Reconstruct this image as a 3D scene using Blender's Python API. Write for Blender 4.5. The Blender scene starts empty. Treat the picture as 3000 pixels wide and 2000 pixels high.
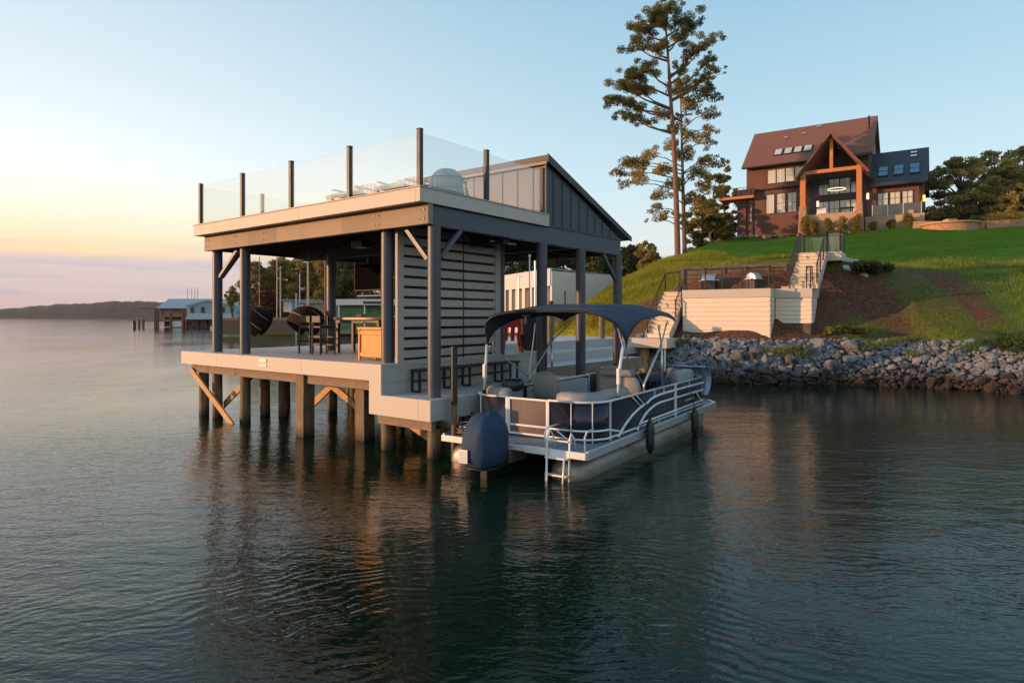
import bpy, bmesh, math, random
import numpy as np
from mathutils import Vector, Matrix
R = math.radians
random.seed(7)
rng = np.random.default_rng(11)
scn = bpy.context.scene
COL = scn.collection

# ------------------------------------------------------------ camera
cam = bpy.data.cameras.new('camera'); cam_ob = bpy.data.objects.new('camera', cam); COL.objects.link(cam_ob)
scn.camera = cam_ob
CAM_H = 2.7
cam_ob.location = (0, 0, CAM_H); cam_ob.rotation_euler = (R(90), 0, 0)
cam.sensor_width = 36; cam.lens = 36*1872/3000; cam.shift_y = -73/3000; cam.clip_end = 12000; cam.clip_start = 0.1

# ------------------------------------------------------------ mesh helpers
class MB:
    """collects shapes; swap=True reads coordinates as (u,v,z) of the dock frame (local x = v, y = u)"""
    def __init__(s, swap=False): s.v = []; s.f = []; s.swap = swap
    def add(s, vs, fs):
        n = len(s.v)
        for p in vs: s.v.append((p[1], p[0], p[2]) if s.swap else tuple(p))
        for f in fs: s.f.append(tuple(i+n for i in f))
        return s
    def box(s, x0, x1, y0, y1, z0, z1):
        vs = [(x, y, z) for z in (z0, z1) for y in (y0, y1) for x in (x0, x1)]
        return s.add(vs, [(0,2,3,1),(4,5,7,6),(0,1,5,4),(2,6,7,3),(0,4,6,2),(1,3,7,5)])
    def beam(s, p, q, w, h, up=(0,0,1)):
        p = Vector(p); q = Vector(q); d = (q-p).normalized(); u = Vector(up)
        sd = d.cross(u)
        if sd.length < 1e-4: sd = d.cross(Vector((1,0,0)))
        sd.normalize(); u2 = sd.cross(d).normalized()
        vs = []
        for c in (p, q):
            for a, b in ((-1,-1),(1,-1),(1,1),(-1,1)): vs.append(tuple(c+sd*(a*w/2)+u2*(b*h/2)))
        return s.add(vs, [(0,1,2,3),(7,6,5,4),(0,4,5,1),(1,5,6,2),(2,6,7,3),(3,7,4,0)])
    def tube(s, pts, r, seg=8, cap=True, closed=False):
        pts = [Vector(p) for p in pts]; n = len(pts)
        rs = r if isinstance(r, (list, tuple)) else [r]*n
        vs = []; fs = []; prev = None
        for i, p in enumerate(pts):
            if closed: d = pts[(i+1) % n]-pts[i-1]
            else: d = pts[min(i+1, n-1)]-pts[max(i-1, 0)]
            d.normalize()
            if prev is None:
                ref = Vector((0,0,1)) if abs(d.z) < .9 else Vector((1,0,0))
                a = d.cross(ref).normalized()
            else:
                a = (prev-d*prev.dot(d)).normalized()
            prev = a; b = d.cross(a)
            for k in range(seg):
                t = 2*math.pi*(k+.5)/seg
                vs.append(tuple(p+a*(math.cos(t)*rs[i])+b*(math.sin(t)*rs[i])))
        m = n if closed else n-1
        for i in range(m):
            for k in range(seg):
                j = (i+1) % n
                fs.append((i*seg+k, i*seg+(k+1) % seg, j*seg+(k+1) % seg, j*seg+k))
        if cap and not closed:
            fs.append(tuple(range(seg-1, -1, -1))); fs.append(tuple((n-1)*seg+k for k in range(seg)))
        return s.add(vs, fs)
    def prism(s, poly, axis, lo, hi):
        """poly: 2D points in the plane of the two other axes (in order), extruded along axis"""
        def mk(p, t):
            return {'x': (t, p[0], p[1]), 'y': (p[0], t, p[1]), 'z': (p[0], p[1], t)}[axis]
        n = len(poly)
        vs = [mk(p, lo) for p in poly]+[mk(p, hi) for p in poly]
        return s.add(vs, [tuple(range(n)), tuple(range(2*n-1, n-1, -1))]+[(i, (i+1) % n, n+(i+1) % n, n+i) for i in range(n)])
    def lathe(s, c, prof, seg=16):
        vs = []; fs = []
        for r, z in prof:
            for k in range(seg):
                t = 2*math.pi*k/seg; vs.append((c[0]+r*math.cos(t), c[1]+r*math.sin(t), c[2]+z))
        for i in range(len(prof)-1):
            for k in range(seg):
                fs.append((i*seg+k, i*seg+(k+1) % seg, (i+1)*seg+(k+1) % seg, (i+1)*seg+k))
        fs.append(tuple(range(seg-1, -1, -1))); fs.append(tuple((len(prof)-1)*seg+k for k in range(seg)))
        return s.add(vs, fs)
    def grid(s, P):
        """P: rows of points -> sheet"""
        n = len(P[0]); vs = [p for r in P for p in r]
        return s.add(vs, [(i*n+j, i*n+j+1, (i+1)*n+j+1, (i+1)*n+j) for i in range(len(P)-1) for j in range(n-1)])
    def ell(s, c, r, seg=12, rings=8, e=1.0):
        vs = []; fs = []
        def sg(x): return math.copysign(abs(x)**e, x)
        for i in range(1, rings):
            ph = math.pi*i/rings
            for k in range(seg):
                t = 2*math.pi*k/seg
                vs.append((c[0]+r[0]*sg(math.sin(ph))*sg(math.cos(t)), c[1]+r[1]*sg(math.sin(ph))*sg(math.sin(t)), c[2]+r[2]*sg(math.cos(ph))))
        a = len(vs); vs.append((c[0], c[1], c[2]+r[2])); vs.append((c[0], c[1], c[2]-r[2]))
        for i in range(rings-2):
            for k in range(seg): fs.append((i*seg+k, (i+1)*seg+k, (i+1)*seg+(k+1) % seg, i*seg+(k+1) % seg))
        for k in range(seg):
            fs.append((a, k, (k+1) % seg)); fs.append((a+1, (rings-2)*seg+(k+1) % seg, (rings-2)*seg+k))
        return s.add(vs, fs)
    def build(s, name, mat, parent=None, bevel=0, smooth=False, label=None, cat=None, group=None, kind=None, loc=None, rotz=0, solid=0, recalc=True):
        me = bpy.data.meshes.new(name); me.from_pydata(s.v, [], s.f)
        if recalc:
            bm = bmesh.new(); bm.from_mesh(me); bmesh.ops.recalc_face_normals(bm, faces=bm.faces); bm.to_mesh(me); bm.free()
        me.update()
        if smooth:
            me.polygons.foreach_set('use_smooth', [True]*len(me.polygons))
        ob = bpy.data.objects.new(name, me); COL.objects.link(ob)
        if mat: me.materials.append(mat)
        if parent: ob.parent = parent
        if loc: ob.location = loc
        ob.rotation_euler.z = rotz
        if solid:
            m = ob.modifiers.new('solid', 'SOLIDIFY'); m.thickness = solid; m.offset = 0
        if bevel:
            m = ob.modifiers.new('bevel', 'BEVEL'); m.width = bevel; m.segments = 2; m.limit_method = 'ANGLE'; m.angle_limit = R(40)
        if smooth and bevel == 0 and smooth != 'all':
            try:
                me.set_sharp_from_angle(angle=R(45))
            except Exception: pass
        tag(ob, label, cat, group, kind)
        return ob
def tag(ob, label=None, cat=None, group=None, kind=None):
    if label: ob['label'] = label
    if cat: ob['category'] = cat
    if group: ob['group'] = group
    if kind: ob['kind'] = kind
    return ob
def thing(name, label, cat, loc=(0,0,0), rotz=0, group=None, kind=None):
    o = bpy.data.objects.new(name, None); COL.objects.link(o); o.location = loc; o.rotation_euler.z = rotz
    o.empty_display_size = .3
    return tag(o, label, cat, group, kind)
def dup(root, loc, rotz, label, group=None, scale=None):
    def cp(o, par):
        c = o.copy(); COL.objects.link(c); c.parent = par
        for ch in [k for k in COL.objects if k.parent == o]: cp(ch, c)
        return c
    r = cp(root, None); r.location = loc; r.rotation_euler.z = rotz
    if label: r['label'] = label
    if group: r['group'] = group
    if scale: r.scale = scale
    return r

# frames
OX, OY = -1.494, 12.268
def PW(u, v, z=0): return (OX-.7948*u+.6069*v, OY+.6069*u+.7948*v, z)
DOCK_ROT = math.atan2(.7948, .6069)
def BW(a, b, z=0): return (1.18+.55*a-.835*b, 10.3+.835*a+.55*b, z)
BOAT_ROT = math.atan2(.835, .55)
SO_ = (7.76, 29.0)
def SW(a, b, z=0): return (SO_[0]+.831*a+.556*b, SO_[1]-.556*a+.831*b, z)
SH_ROT = math.atan2(-.556, .831)
HO_ = (24.22, 66.0)
def HW(a, b, z=0): return (HO_[0]+.831*a+.556*b, HO_[1]-.556*a+.831*b, z)

# ------------------------------------------------------------ materials
def newmat(name):
    m = bpy.data.materials.new(name); m.use_nodes = True
    n = m.node_tree.nodes; return m, n, m.node_tree.links, n['Principled BSDF']
def mat(name, col, rough=.6, metal=0, var=.12, scale=6, bump=.0, bscale=40, stretch=(1,1,1), col2=None, spec=.5, fine=0, coord='Object'):
    m, n, l, b = newmat(name)
    tc = n.new('ShaderNodeTexCoord'); mp = n.new('ShaderNodeMapping'); mp.inputs['Scale'].default_value = stretch
    l.new(tc.outputs[coord], mp.inputs[0])
    no = n.new('ShaderNodeTexNoise'); no.inputs['Scale'].default_value = scale; no.inputs['Detail'].default_value = 6; no.inputs['Roughness'].default_value = .6
    l.new(mp.outputs[0], no.inputs['Vector'])
    cr = n.new('ShaderNodeValToRGB')
    c2 = col2 or tuple(max(0, c*(1-var)) for c in col); c1 = tuple(min(1, c*(1+var)) for c in col)
    cr.color_ramp.elements[0].position = .35; cr.color_ramp.elements[1].position = .65
    cr.color_ramp.elements[0].color = (*c2, 1); cr.color_ramp.elements[1].color = (*(c1 if col2 is None else col), 1)
    l.new(no.outputs[0], cr.inputs[0]); l.new(cr.outputs[0], b.inputs['Base Color'])
    b.inputs['Roughness'].default_value = rough; b.inputs['Metallic'].default_value = metal
    b.inputs['Specular IOR Level'].default_value = spec
    if rough < .8:
        rr = n.new('ShaderNodeMapRange'); rr.inputs[3].default_value = max(.02, rough-.08); rr.inputs[4].default_value = min(1, rough+.1)
        l.new(no.outputs[0], rr.inputs[0]); l.new(rr.outputs[0], b.inputs['Roughness'])
    if bump:
        n2 = n.new('ShaderNodeTexNoise'); n2.inputs['Scale'].default_value = bscale; n2.inputs['Detail'].default_value = 4
        l.new(mp.outputs[0], n2.inputs['Vector'])
        bp = n.new('ShaderNodeBump'); bp.inputs['Strength'].default_value = bump; bp.inputs['Distance'].default_value = .01
        l.new(n2.outputs[0], bp.inputs['Height']); l.new(bp.outputs[0], b.inputs['Normal'])
    return m
def planks(name, col, width, axis=0, groove=.06, rough=.65, var=.12, dark=.35, bump=.6):
    """boards laid along one direction: a groove every `width` metres across axis"""
    m, n, l, b = newmat(name)
    tc = n.new('ShaderNodeTexCoord'); sp = n.new('ShaderNodeSeparateXYZ'); l.new(tc.outputs['Object'], sp.inputs[0])
    dv = n.new('ShaderNodeMath'); dv.operation = 'DIVIDE'; dv.inputs[1].default_value = width; l.new(sp.outputs[axis], dv.inputs[0])
    fr = n.new('ShaderNodeMath'); fr.operation = 'FRACT'; l.new(dv.outputs[0], fr.inputs[0])
    gt = n.new('ShaderNodeMath'); gt.operation = 'GREATER_THAN'; gt.inputs[1].default_value = groove; l.new(fr.outputs[0], gt.inputs[0])
    fl = n.new('ShaderNodeMath'); fl.operation = 'FLOOR'; l.new(dv.outputs[0], fl.inputs[0])
    wn = n.new('ShaderNodeTexWhiteNoise'); wn.noise_dimensions = '1D'; l.new(fl.outputs[0], wn.inputs['W'])
    no = n.new('ShaderNodeTexNoise'); no.inputs['Scale'].default_value = 5; no.inputs['Detail'].default_value = 6
    mp = n.new('ShaderNodeMapping'); sc = [1,1,1]; sc[axis] = 8; mp.inputs['Scale'].default_value = sc
    l.new(tc.outputs['Object'], mp.inputs[0]); l.new(mp.outputs[0], no.inputs['Vector'])
    ad = n.new('ShaderNodeMath'); ad.operation = 'ADD'; l.new(wn.outputs['Value'], ad.inputs[0]); l.new(no.outputs[0], ad.inputs[1])
    mr = n.new('ShaderNodeMapRange'); mr.inputs[2].default_value = 2; mr.inputs[3].default_value = 1-var*1.5; mr.inputs[4].default_value = 1+var
    l.new(ad.outputs[0], mr.inputs[0])
    g2 = n.new('ShaderNodeMapRange'); g2.inputs[3].default_value = dark; g2.inputs[4].default_value = 1; l.new(gt.outputs[0], g2.inputs[0])
    mu = n.new('ShaderNodeMath'); mu.operation = 'MULTIPLY'; l.new(mr.outputs[0], mu.inputs[0]); l.new(g2.outputs[0], mu.inputs[1])
    vm = n.new('ShaderNodeVectorMath'); vm.operation = 'SCALE'; vm.inputs[0].default_value = col; l.new(mu.outputs[0], vm.inputs['Scale'])
    l.new(vm.outputs[0], b.inputs['Base Color']); b.inputs['Roughness'].default_value = rough
    bp = n.new('ShaderNodeBump'); bp.inputs['Strength'].default_value = bump; bp.inputs['Distance'].default_value = .006
    l.new(gt.outputs[0], bp.inputs['Height']); l.new(bp.outputs[0], b.inputs['Normal'])
    return m
def emis(name, col, st):
    m, n, l, b = newmat(name)
    b.inputs['Emission Color'].default_value = (*col, 1); b.inputs['Emission Strength'].default_value = st; b.inputs['Base Color'].default_value = (*col, 1)
    return m
def clear_glass(name, tint=(.95,.97,.97), refl=.10, palemix=.0):
    m, n, l, b = newmat(name); n.remove(b); out = n['Material Output']
    t = n.new('ShaderNodeBsdfTransparent'); t.inputs[0].default_value = (*tint, 1)
    g = n.new('ShaderNodeBsdfGlossy'); g.inputs['Roughness'].default_value = .02
    d = n.new('ShaderNodeBsdfDiffuse'); d.inputs[0].default_value = (.8,.85,.85,1)
    fz = n.new('ShaderNodeFresnel'); fz.inputs[0].default_value = 1.45
    ad = n.new('ShaderNodeMath'); ad.operation = 'MULTIPLY_ADD'; ad.inputs[1].default_value = .3+refl*4; ad.inputs[2].default_value = refl*.3; l.new(fz.outputs[0], ad.inputs[0])
    x = n.new('ShaderNodeMixShader'); l.new(ad.outputs[0], x.inputs[0]); l.new(t.outputs[0], x.inputs[1]); l.new(g.outputs[0], x.inputs[2])
    y = n.new('ShaderNodeMixShader'); y.inputs[0].default_value = palemix; l.new(x.outputs[0], y.inputs[1]); l.new(d.outputs[0], y.inputs[2])
    l.new(y.outputs[0], out.inputs[0]); return m

M = {}
M['fascia'] = planks('beige composite fascia', (.56,.50,.425), 3.66, 1, .0025, .6, .03, .45, .4)
M['deckfloor'] = planks('grey composite decking', (.50,.48,.46), .14, 0, .04, .6, .06, .5)
M['wallpanel'] = mat('grey dock panel', (.40,.40,.38), .6, var=.05, scale=4)
M['beamwood'] = planks('raw plywood faced beam', (.35,.262,.18), 1.22, 1, .006, .75, .22, .5, .3)
M['joist'] = mat('weathered joist wood', (.24,.175,.125), .75, var=.25, scale=5, bump=.5, stretch=(1,1,6))
M['navy'] = mat('slate blue paint', (.060,.078,.100), .5, var=.12, scale=3, bump=.15, bscale=30)
M['bluegreen'] = mat('blue green siding paint', (.028,.046,.054), .5, var=.1, scale=2)
M['column'] = mat('slate blue column paint', (.062,.072,.090), .45, var=.12, scale=3, bump=.2, bscale=25)
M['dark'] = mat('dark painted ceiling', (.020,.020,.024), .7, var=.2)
M['bronze'] = mat('dark bronze powder coat', (.034,.028,.028), .5, var=.1)
M['black'] = mat('black powder coat', (.012,.012,.013), .4, var=.2)
M['shedwall'] = mat('grey brown panel siding', (.16,.135,.105), .5, var=.1, scale=2)
M['rake'] = mat('shed fascia metal', (.20,.15,.11), .45, var=.15, scale=2)
M['darkroof'] = mat('dark roof edge', (.03,.032,.035), .5, var=.2)
M['slat'] = mat('taupe slat boards', (.43,.385,.335), .6, var=.08, scale=3, bump=.2, stretch=(1,1,8))
M['glass'] = clear_glass('clear railing glass', (.99,.999,.995), .0, .05)  # small pale diffuse share brightens the panes in place of reflected sky
M['canvas'] = mat('navy marine canvas', (.040,.058,.090), .85, var=.2, scale=4, bump=.35, bscale=18)
M['motorcover'] = mat('blue engine cover cloth', (.010,.040,.085), .75, var=.2, scale=5, bump=.5, bscale=9)
M['alu'] = mat('brushed aluminium', (.62,.64,.65), .32, .75, var=.08, scale=8)
M['whitealu'] = mat('white painted aluminium', (.82,.82,.80), .35, .2, var=.05)
M['pontoon'] = mat('pontoon aluminium', (.27,.24,.21), .45, .7, var=.18, scale=2.5, bump=.15, bscale=12)
M['panelnavy'] = mat('dark navy panel', (.018,.026,.050), .22, .25, var=.2, scale=2)
M['panelreflect'] = mat('navy panel with painted sunset reflection', (.135,.115,.115), .38, .5, var=.08, scale=2)  # sunset reflection on the navy stern panels put into this colour
M['vinyl'] = mat('grey marine vinyl', (.25,.26,.265), .5, var=.06, scale=5, bump=.25, bscale=60)
M['vinyl2'] = mat('pale grey marine vinyl', (.33,.325,.315), .5, var=.05, scale=5)
M['boatfloor'] = mat('grey marine floor', (.19,.225,.26), .6, var=.1, scale=20)
M['rubber'] = mat('black rubber', (.012,.014,.014), .35, var=.3)
M['towel'] = mat('pale blue towel', (.30,.42,.56), .9, var=.15, scale=12, bump=.6, bscale=90)
M['red'] = mat('red painted metal', (.42,.012,.012), .4, var=.1)
M['orange'] = mat('honey cedar boards', (.66,.27,.05), .5, var=.15, scale=3, bump=.2, stretch=(6,6,1))
M['rattan'] = mat('brown woven rattan', (.034,.022,.014), .9, var=.5, scale=70, bump=.9, bscale=120, spec=.15)
M['tabletop'] = mat('red brown tabletop', (.20,.095,.07), .35, var=.2, scale=3)
M['blackwood'] = mat('black stained wood', (.016,.013,.012), .5, var=.3)
M['white'] = mat('white paint', (.75,.74,.71), .5, var=.04)
M['cushion'] = mat('cream cushion', (.62,.58,.50), .85, var=.08, scale=8, bump=.4)
M['greycloth'] = mat('grey outdoor fabric', (.26,.29,.30), .85, var=.1, bump=.3)
M['steel'] = mat('stainless steel', (.55,.55,.55), .3, .9, var=.15, scale=14)
def pile_mat():
    m, n, l, b = newmat('treated timber pile')
    tc = n.new('ShaderNodeTexCoord'); g = n.new('ShaderNodeNewGeometry'); sp = n.new('ShaderNodeSeparateXYZ'); l.new(g.outputs['Position'], sp.inputs[0])
    mp = n.new('ShaderNodeMapping'); mp.inputs['Scale'].default_value = (6,6,.8); l.new(tc.outputs['Object'], mp.inputs[0])
    no = n.new('ShaderNodeTexNoise'); no.inputs['Scale'].default_value = 3; no.inputs['Detail'].default_value = 7; l.new(mp.outputs[0], no.inputs['Vector'])
    cr = n.new('ShaderNodeValToRGB'); cr.color_ramp.elements[0].position = .3; cr.color_ramp.elements[1].position = .7
    cr.color_ramp.elements[0].color = (.10,.068,.038,1); cr.color_ramp.elements[1].color = (.25,.17,.095,1); l.new(no.outputs[0], cr.inputs[0])
    ad = n.new('ShaderNodeMath'); ad.operation = 'MULTIPLY_ADD'; ad.inputs[1].default_value = .25; l.new(no.outputs[0], ad.inputs[0]); l.new(sp.outputs[2], ad.inputs[2])
    mr = n.new('ShaderNodeMapRange'); mr.inputs[1].default_value = .16; mr.inputs[2].default_value = .42; l.new(ad.outputs[0], mr.inputs[0])
    mx = n.new('ShaderNodeMix'); mx.data_type = 'RGBA'; mx.inputs[6].default_value = (.022,.020,.012,1); l.new(mr.outputs[0], mx.inputs[0]); l.new(cr.outputs[0], mx.inputs[7])
    l.new(mx.outputs[2], b.inputs['Base Color']); b.inputs['Roughness'].default_value = .75
    bp = n.new('ShaderNodeBump'); bp.inputs['Strength'].default_value = .5; bp.inputs['Distance'].default_value = .01; l.new(no.outputs[0], bp.inputs['Height']); l.new(bp.outputs[0], b.inputs['Normal'])
    return m
M['pile'] = pile_mat()
M['brace'] = mat('sunlit orange timber', (.50,.30,.13), .65, var=.2, scale=4, bump=.3, stretch=(1,1,4))  # orange evening light put into the timber colour
def leafmat(name, c1, c2, c3=None, sc=.35):
    m, n, l, b = newmat(name); g = n.new('ShaderNodeNewGeometry')
    no = n.new('ShaderNodeTexNoise'); no.inputs['Scale'].default_value = sc; no.inputs['Detail'].default_value = 3; l.new(g.outputs['Position'], no.inputs['Vector'])
    ri = n.new('ShaderNodeMath'); ri.operation = 'MULTIPLY_ADD'; ri.inputs[1].default_value = .35; ri.inputs[2].default_value = 0; l.new(g.outputs['Random Per Island'], ri.inputs[0])
    ad = n.new('ShaderNodeMath'); ad.operation = 'ADD'; l.new(no.outputs[0], ad.inputs[0]); l.new(ri.outputs[0], ad.inputs[1])
    cr = n.new('ShaderNodeValToRGB'); e = cr.color_ramp.elements; e[0].position = .45; e[0].color = (*c1, 1); e[1].position = .85; e[1].color = (*c2, 1)
    if c3: q = e.new(.68); q.color = (*c3, 1)
    l.new(ad.outputs[0], cr.inputs[0]); l.new(cr.outputs[0], b.inputs['Base Color']); b.inputs['Roughness'].default_value = .7; b.inputs['Specular IOR Level'].default_value = .2
    t = n.new('ShaderNodeBsdfTranslucent'); l.new(cr.outputs[0], t.inputs[0]); x = n.new('ShaderNodeMixShader'); x.inputs[0].default_value = .45
    l.new(b.outputs[0], x.inputs[1]); l.new(t.outputs[0], x.inputs[2]); l.new(x.outputs[0], n['Material Output'].inputs[0]); return m
M['pineleaf'] = leafmat('pine needles', (.10,.12,.03), (.28,.23,.07), (.17,.17,.045))
M['leafA'] = leafmat('olive leaves', (.15,.16,.036), (.46,.34,.09), (.27,.26,.06))
M['leafB'] = leafmat('warm brown green leaves', (.15,.14,.036), (.45,.31,.09), (.27,.23,.06))
M['leafdark'] = leafmat('dark green leaves', (.035,.055,.018), (.11,.125,.035), (.065,.090,.024), .2)
M['leafred'] = leafmat('russet leaves', (.10,.035,.015), (.18,.07,.03))
M['bark'] = mat('pine bark', (.20,.105,.065), .85, var=.35, scale=3, bump=.8, bscale=20, stretch=(4,4,1))
M['bark2'] = mat('grey brown bark', (.14,.10,.075), .85, var=.3, scale=3, bump=.8, bscale=20, stretch=(4,4,1))

# ------------------------------------------------------------ light
SUN_AZ = Vector((-.996, -.07)).normalized(); SUN_EL = R(7.5)
sd = Vector((SUN_AZ.x*math.cos(SUN_EL), SUN_AZ.y*math.cos(SUN_EL), math.sin(SUN_EL)))
sun = bpy.data.lights.new('sun', 'SUN'); sun.energy = 5.0; sun.angle = R(.6); sun.color = (1, .52, .25)
so = bpy.data.objects.new('sun', sun); COL.objects.link(so); so.rotation_euler = sd.to_track_quat('Z', 'Y').to_euler(); so.location = (-30, -10, 30)
def world():
    w = bpy.data.worlds.new('World'); scn.world = w; w.use_nodes = True
    n = w.node_tree.nodes; l = w.node_tree.links; bg = n['Background']
    sk = n.new('ShaderNodeTexSky'); sk.sky_type = 'NISHITA'; sk.sun_disc = False; sk.sun_elevation = SUN_EL; sk.sun_rotation = math.atan2(SUN_AZ.x, SUN_AZ.y)
    sk.air_density = 1; sk.dust_density = 1.5; sk.ozone_density = 2
    tc = n.new('ShaderNodeTexCoord'); sp = n.new('ShaderNodeSeparateXYZ'); l.new(tc.outputs['Generated'], sp.inputs[0])
    def ramp(stops):
        r = n.new('ShaderNodeValToRGB'); e = r.color_ramp.elements; r.color_ramp.interpolation = 'LINEAR'
        def lin(c): return tuple(((x/255+.055)/1.055)**2.4 if x > 10 else x/255/12.92 for x in c)
        while len(e) < len(stops): e.new(.5)
        for k, (p, c) in enumerate(stops): e[k].position = p; e[k].color = (*lin(c), 1)
        return r
    # warm side (towards the sunset) and cool side, by height above the horizon
    A = ramp([(0,(208,180,184)),(.03,(212,188,192)),(.074,(216,194,196)),(.084,(252,216,170)),(.11,(255,236,196)),(.15,(255,251,228)),(.21,(248,254,254)),(.30,(226,238,244)),(.42,(202,220,234)),(.6,(160,192,218)),(1,(124,160,196))])
    B = ramp([(0,(198,192,202)),(.035,(216,208,212)),(.07,(236,226,222)),(.12,(224,232,236)),(.20,(200,228,238)),(.30,(180,214,230)),(.42,(158,200,222)),(.6,(120,166,200)),(1,(84,126,170))])
    no = n.new('ShaderNodeTexNoise'); mp = n.new('ShaderNodeMapping'); mp.inputs['Scale'].default_value = (1.2,1.2,26); no.inputs['Scale'].default_value = 2.2; no.inputs['Detail'].default_value = 5
    l.new(tc.outputs['Generated'], mp.inputs[0]); l.new(mp.outputs[0], no.inputs['Vector'])
    wob = n.new('ShaderNodeMath'); wob.operation = 'MULTIPLY_ADD'; wob.inputs[1].default_value = .004; l.new(no.outputs[0], wob.inputs[0])
    sub = n.new('ShaderNodeMath'); sub.operation = 'SUBTRACT'; sub.inputs[1].default_value = .002; l.new(sp.outputs[2], sub.inputs[0]); l.new(sub.outputs[0], wob.inputs[2])
    l.new(wob.outputs[0], A.inputs[0]); l.new(wob.outputs[0], B.inputs[0])
    dt = n.new('ShaderNodeVectorMath'); dt.operation = 'DOT_PRODUCT'; dt.inputs[1].default_value = (-.94, -.34, 0); l.new(tc.outputs['Generated'], dt.inputs[0])
    mr = n.new('ShaderNodeMapRange'); mr.interpolation_type = 'SMOOTHSTEP'; mr.inputs[1].default_value = -.62; mr.inputs[2].default_value = .36; l.new(dt.outputs['Value'], mr.inputs[0])
    mx = n.new('ShaderNodeMix'); mx.data_type = 'RGBA'; l.new(mr.outputs[0], mx.inputs[0]); l.new(B.outputs[0], mx.inputs[6]); l.new(A.outputs[0], mx.inputs[7])
    # thin streaks of cloud near the horizon on the cool side
    cl = n.new('ShaderNodeTexNoise'); m2 = n.new('ShaderNodeMapping'); m2.inputs['Scale'].default_value = (3,3,40); cl.inputs['Scale'].default_value = 1.6; cl.inputs['Detail'].default_value = 5
    l.new(tc.outputs['Generated'], m2.inputs[0]); l.new(m2.outputs[0], cl.inputs['Vector'])
    c1 = n.new('ShaderNodeMapRange'); c1.inputs[1].default_value = .52; c1.inputs[2].default_value = .68; l.new(cl.outputs[0], c1.inputs[0])
    c2 = n.new('ShaderNodeMapRange'); c2.inputs[1].default_value = .12; c2.inputs[2].default_value = .06; l.new(sp.outputs[2], c2.inputs[0])
    c3 = n.new('ShaderNodeMath'); c3.operation = 'MULTIPLY'; l.new(c1.outputs[0], c3.inputs[0]); l.new(c2.outputs[0], c3.inputs[1])
    c4 = n.new('ShaderNodeMath'); c4.operation = 'MULTIPLY'; c4.inputs[1].default_value = .6; l.new(c3.outputs[0], c4.inputs[0])
    mc = n.new('ShaderNodeMix'); mc.data_type = 'RGBA'; mc.inputs[7].default_value = (.42,.40,.50,1); l.new(c4.outputs[0], mc.inputs[0]); l.new(mx.outputs[2], mc.inputs[6])
    # physical sky adds its own glow on top of the measured evening colours
    s1 = n.new('ShaderNodeVectorMath'); s1.operation = 'SCALE'; s1.inputs['Scale'].default_value = .10*.3; l.new(sk.outputs[0], s1.inputs[0])
    s2 = n.new('ShaderNodeVectorMath'); s2.operation = 'SCALE'; s2.inputs['Scale'].default_value = 1.0; l.new(mc.outputs[2], s2.inputs[0])
    ad = n.new('ShaderNodeVectorMath'); ad.operation = 'ADD'; l.new(s1.outputs[0], ad.inputs[0]); l.new(s2.outputs[0], ad.inputs[1])
    l.new(ad.outputs[0], bg.inputs[0]); bg.inputs[1].default_value = 1.0
world()
vs_ = scn.view_settings; vs_.view_transform = 'Standard'; vs_.look = 'None'; vs_.exposure = 0; vs_.gamma = 1
scn.cycles.max_bounces = 6; scn.cycles.transparent_max_bounces = 16; scn.cycles.use_denoising = True
scn.cycles.caustics_reflective = False; scn.cycles.caustics_refractive = False; scn.cycles.sample_clamp_indirect = 4
# ============================================================ THE DOCK PAVILION  (u along the front, v towards the shore)
dock = thing('dock_pavilion', 'two storey dock pavilion on timber piles with glass railed roof deck and shed roof', 'boat dock', PW(0,0,0), DOCK_ROT)
def D(): return MB(True)
def dpart(mb, name, m, bevel=.006, **k): return mb.build(name, M[m], dock, bevel=bevel, **k)
# decks
dpart(D().box(1.05,9.18,-.38,5.2,1.66,1.752), 'main_deck', 'deckfloor')
dpart(D().box(5.0,9.18,5.2,17.6,1.66,1.748), 'walkway_deck', 'deckfloor')
dpart(D().box(-.28,1.03,-.38,5.2,1.08,1.150), 'lower_platform', 'deckfloor')
# stepped front fascia board
dpart(D().prism([(-.32,.76),(1.39,.76),(1.39,1.42),(9.2,1.42),(9.2,1.756),(1.03,1.756),(1.03,1.154),(-.32,1.154)], 'z', 0, 0) if False else
      D().add([(u,v,z) for v in (-.43,-.385) for u,z in [(-.32,.76),(1.39,.76),(1.39,1.42),(9.2,1.42),(9.2,1.756),(1.03,1.756),(1.03,1.154),(-.32,1.154)]],
              [(0,1,6,7),(1,2,5,6),(2,3,4,5),(8,15,14,9),(9,14,13,10),(10,13,12,11)]+[(i,(i+1)%8,8+(i+1)%8,8+i) for i in range(8)]), 'front_fascia', 'fascia', .004)
dpart(D().box(-.322,-.285,-.383,5.2,.76,1.152), 'platform_fascia', 'wallpanel', .004)
dpart(D().box(9.16,9.205,-.383,17.6,1.40,1.752), 'end_fascia', 'fascia', .004)
w = D().box(1.032,1.052,-.382,5.2,1.152,1.754)
for v in np.arange(.05, 5.0, .31): w.box(1.026,1.0325,v,v+.012,1.16,1.40)
w.box(1.022,1.0325,-.38,5.2,1.40,1.425).box(1.018,1.0325,-.38,5.2,1.70,1.735)
dpart(w, 'platform_back_wall', 'wallpanel', 0)
dpart(D().box(1.05,5.0,5.2,5.24,1.10,1.748), 'deck_edge_wall', 'wallpanel', .004)
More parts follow.
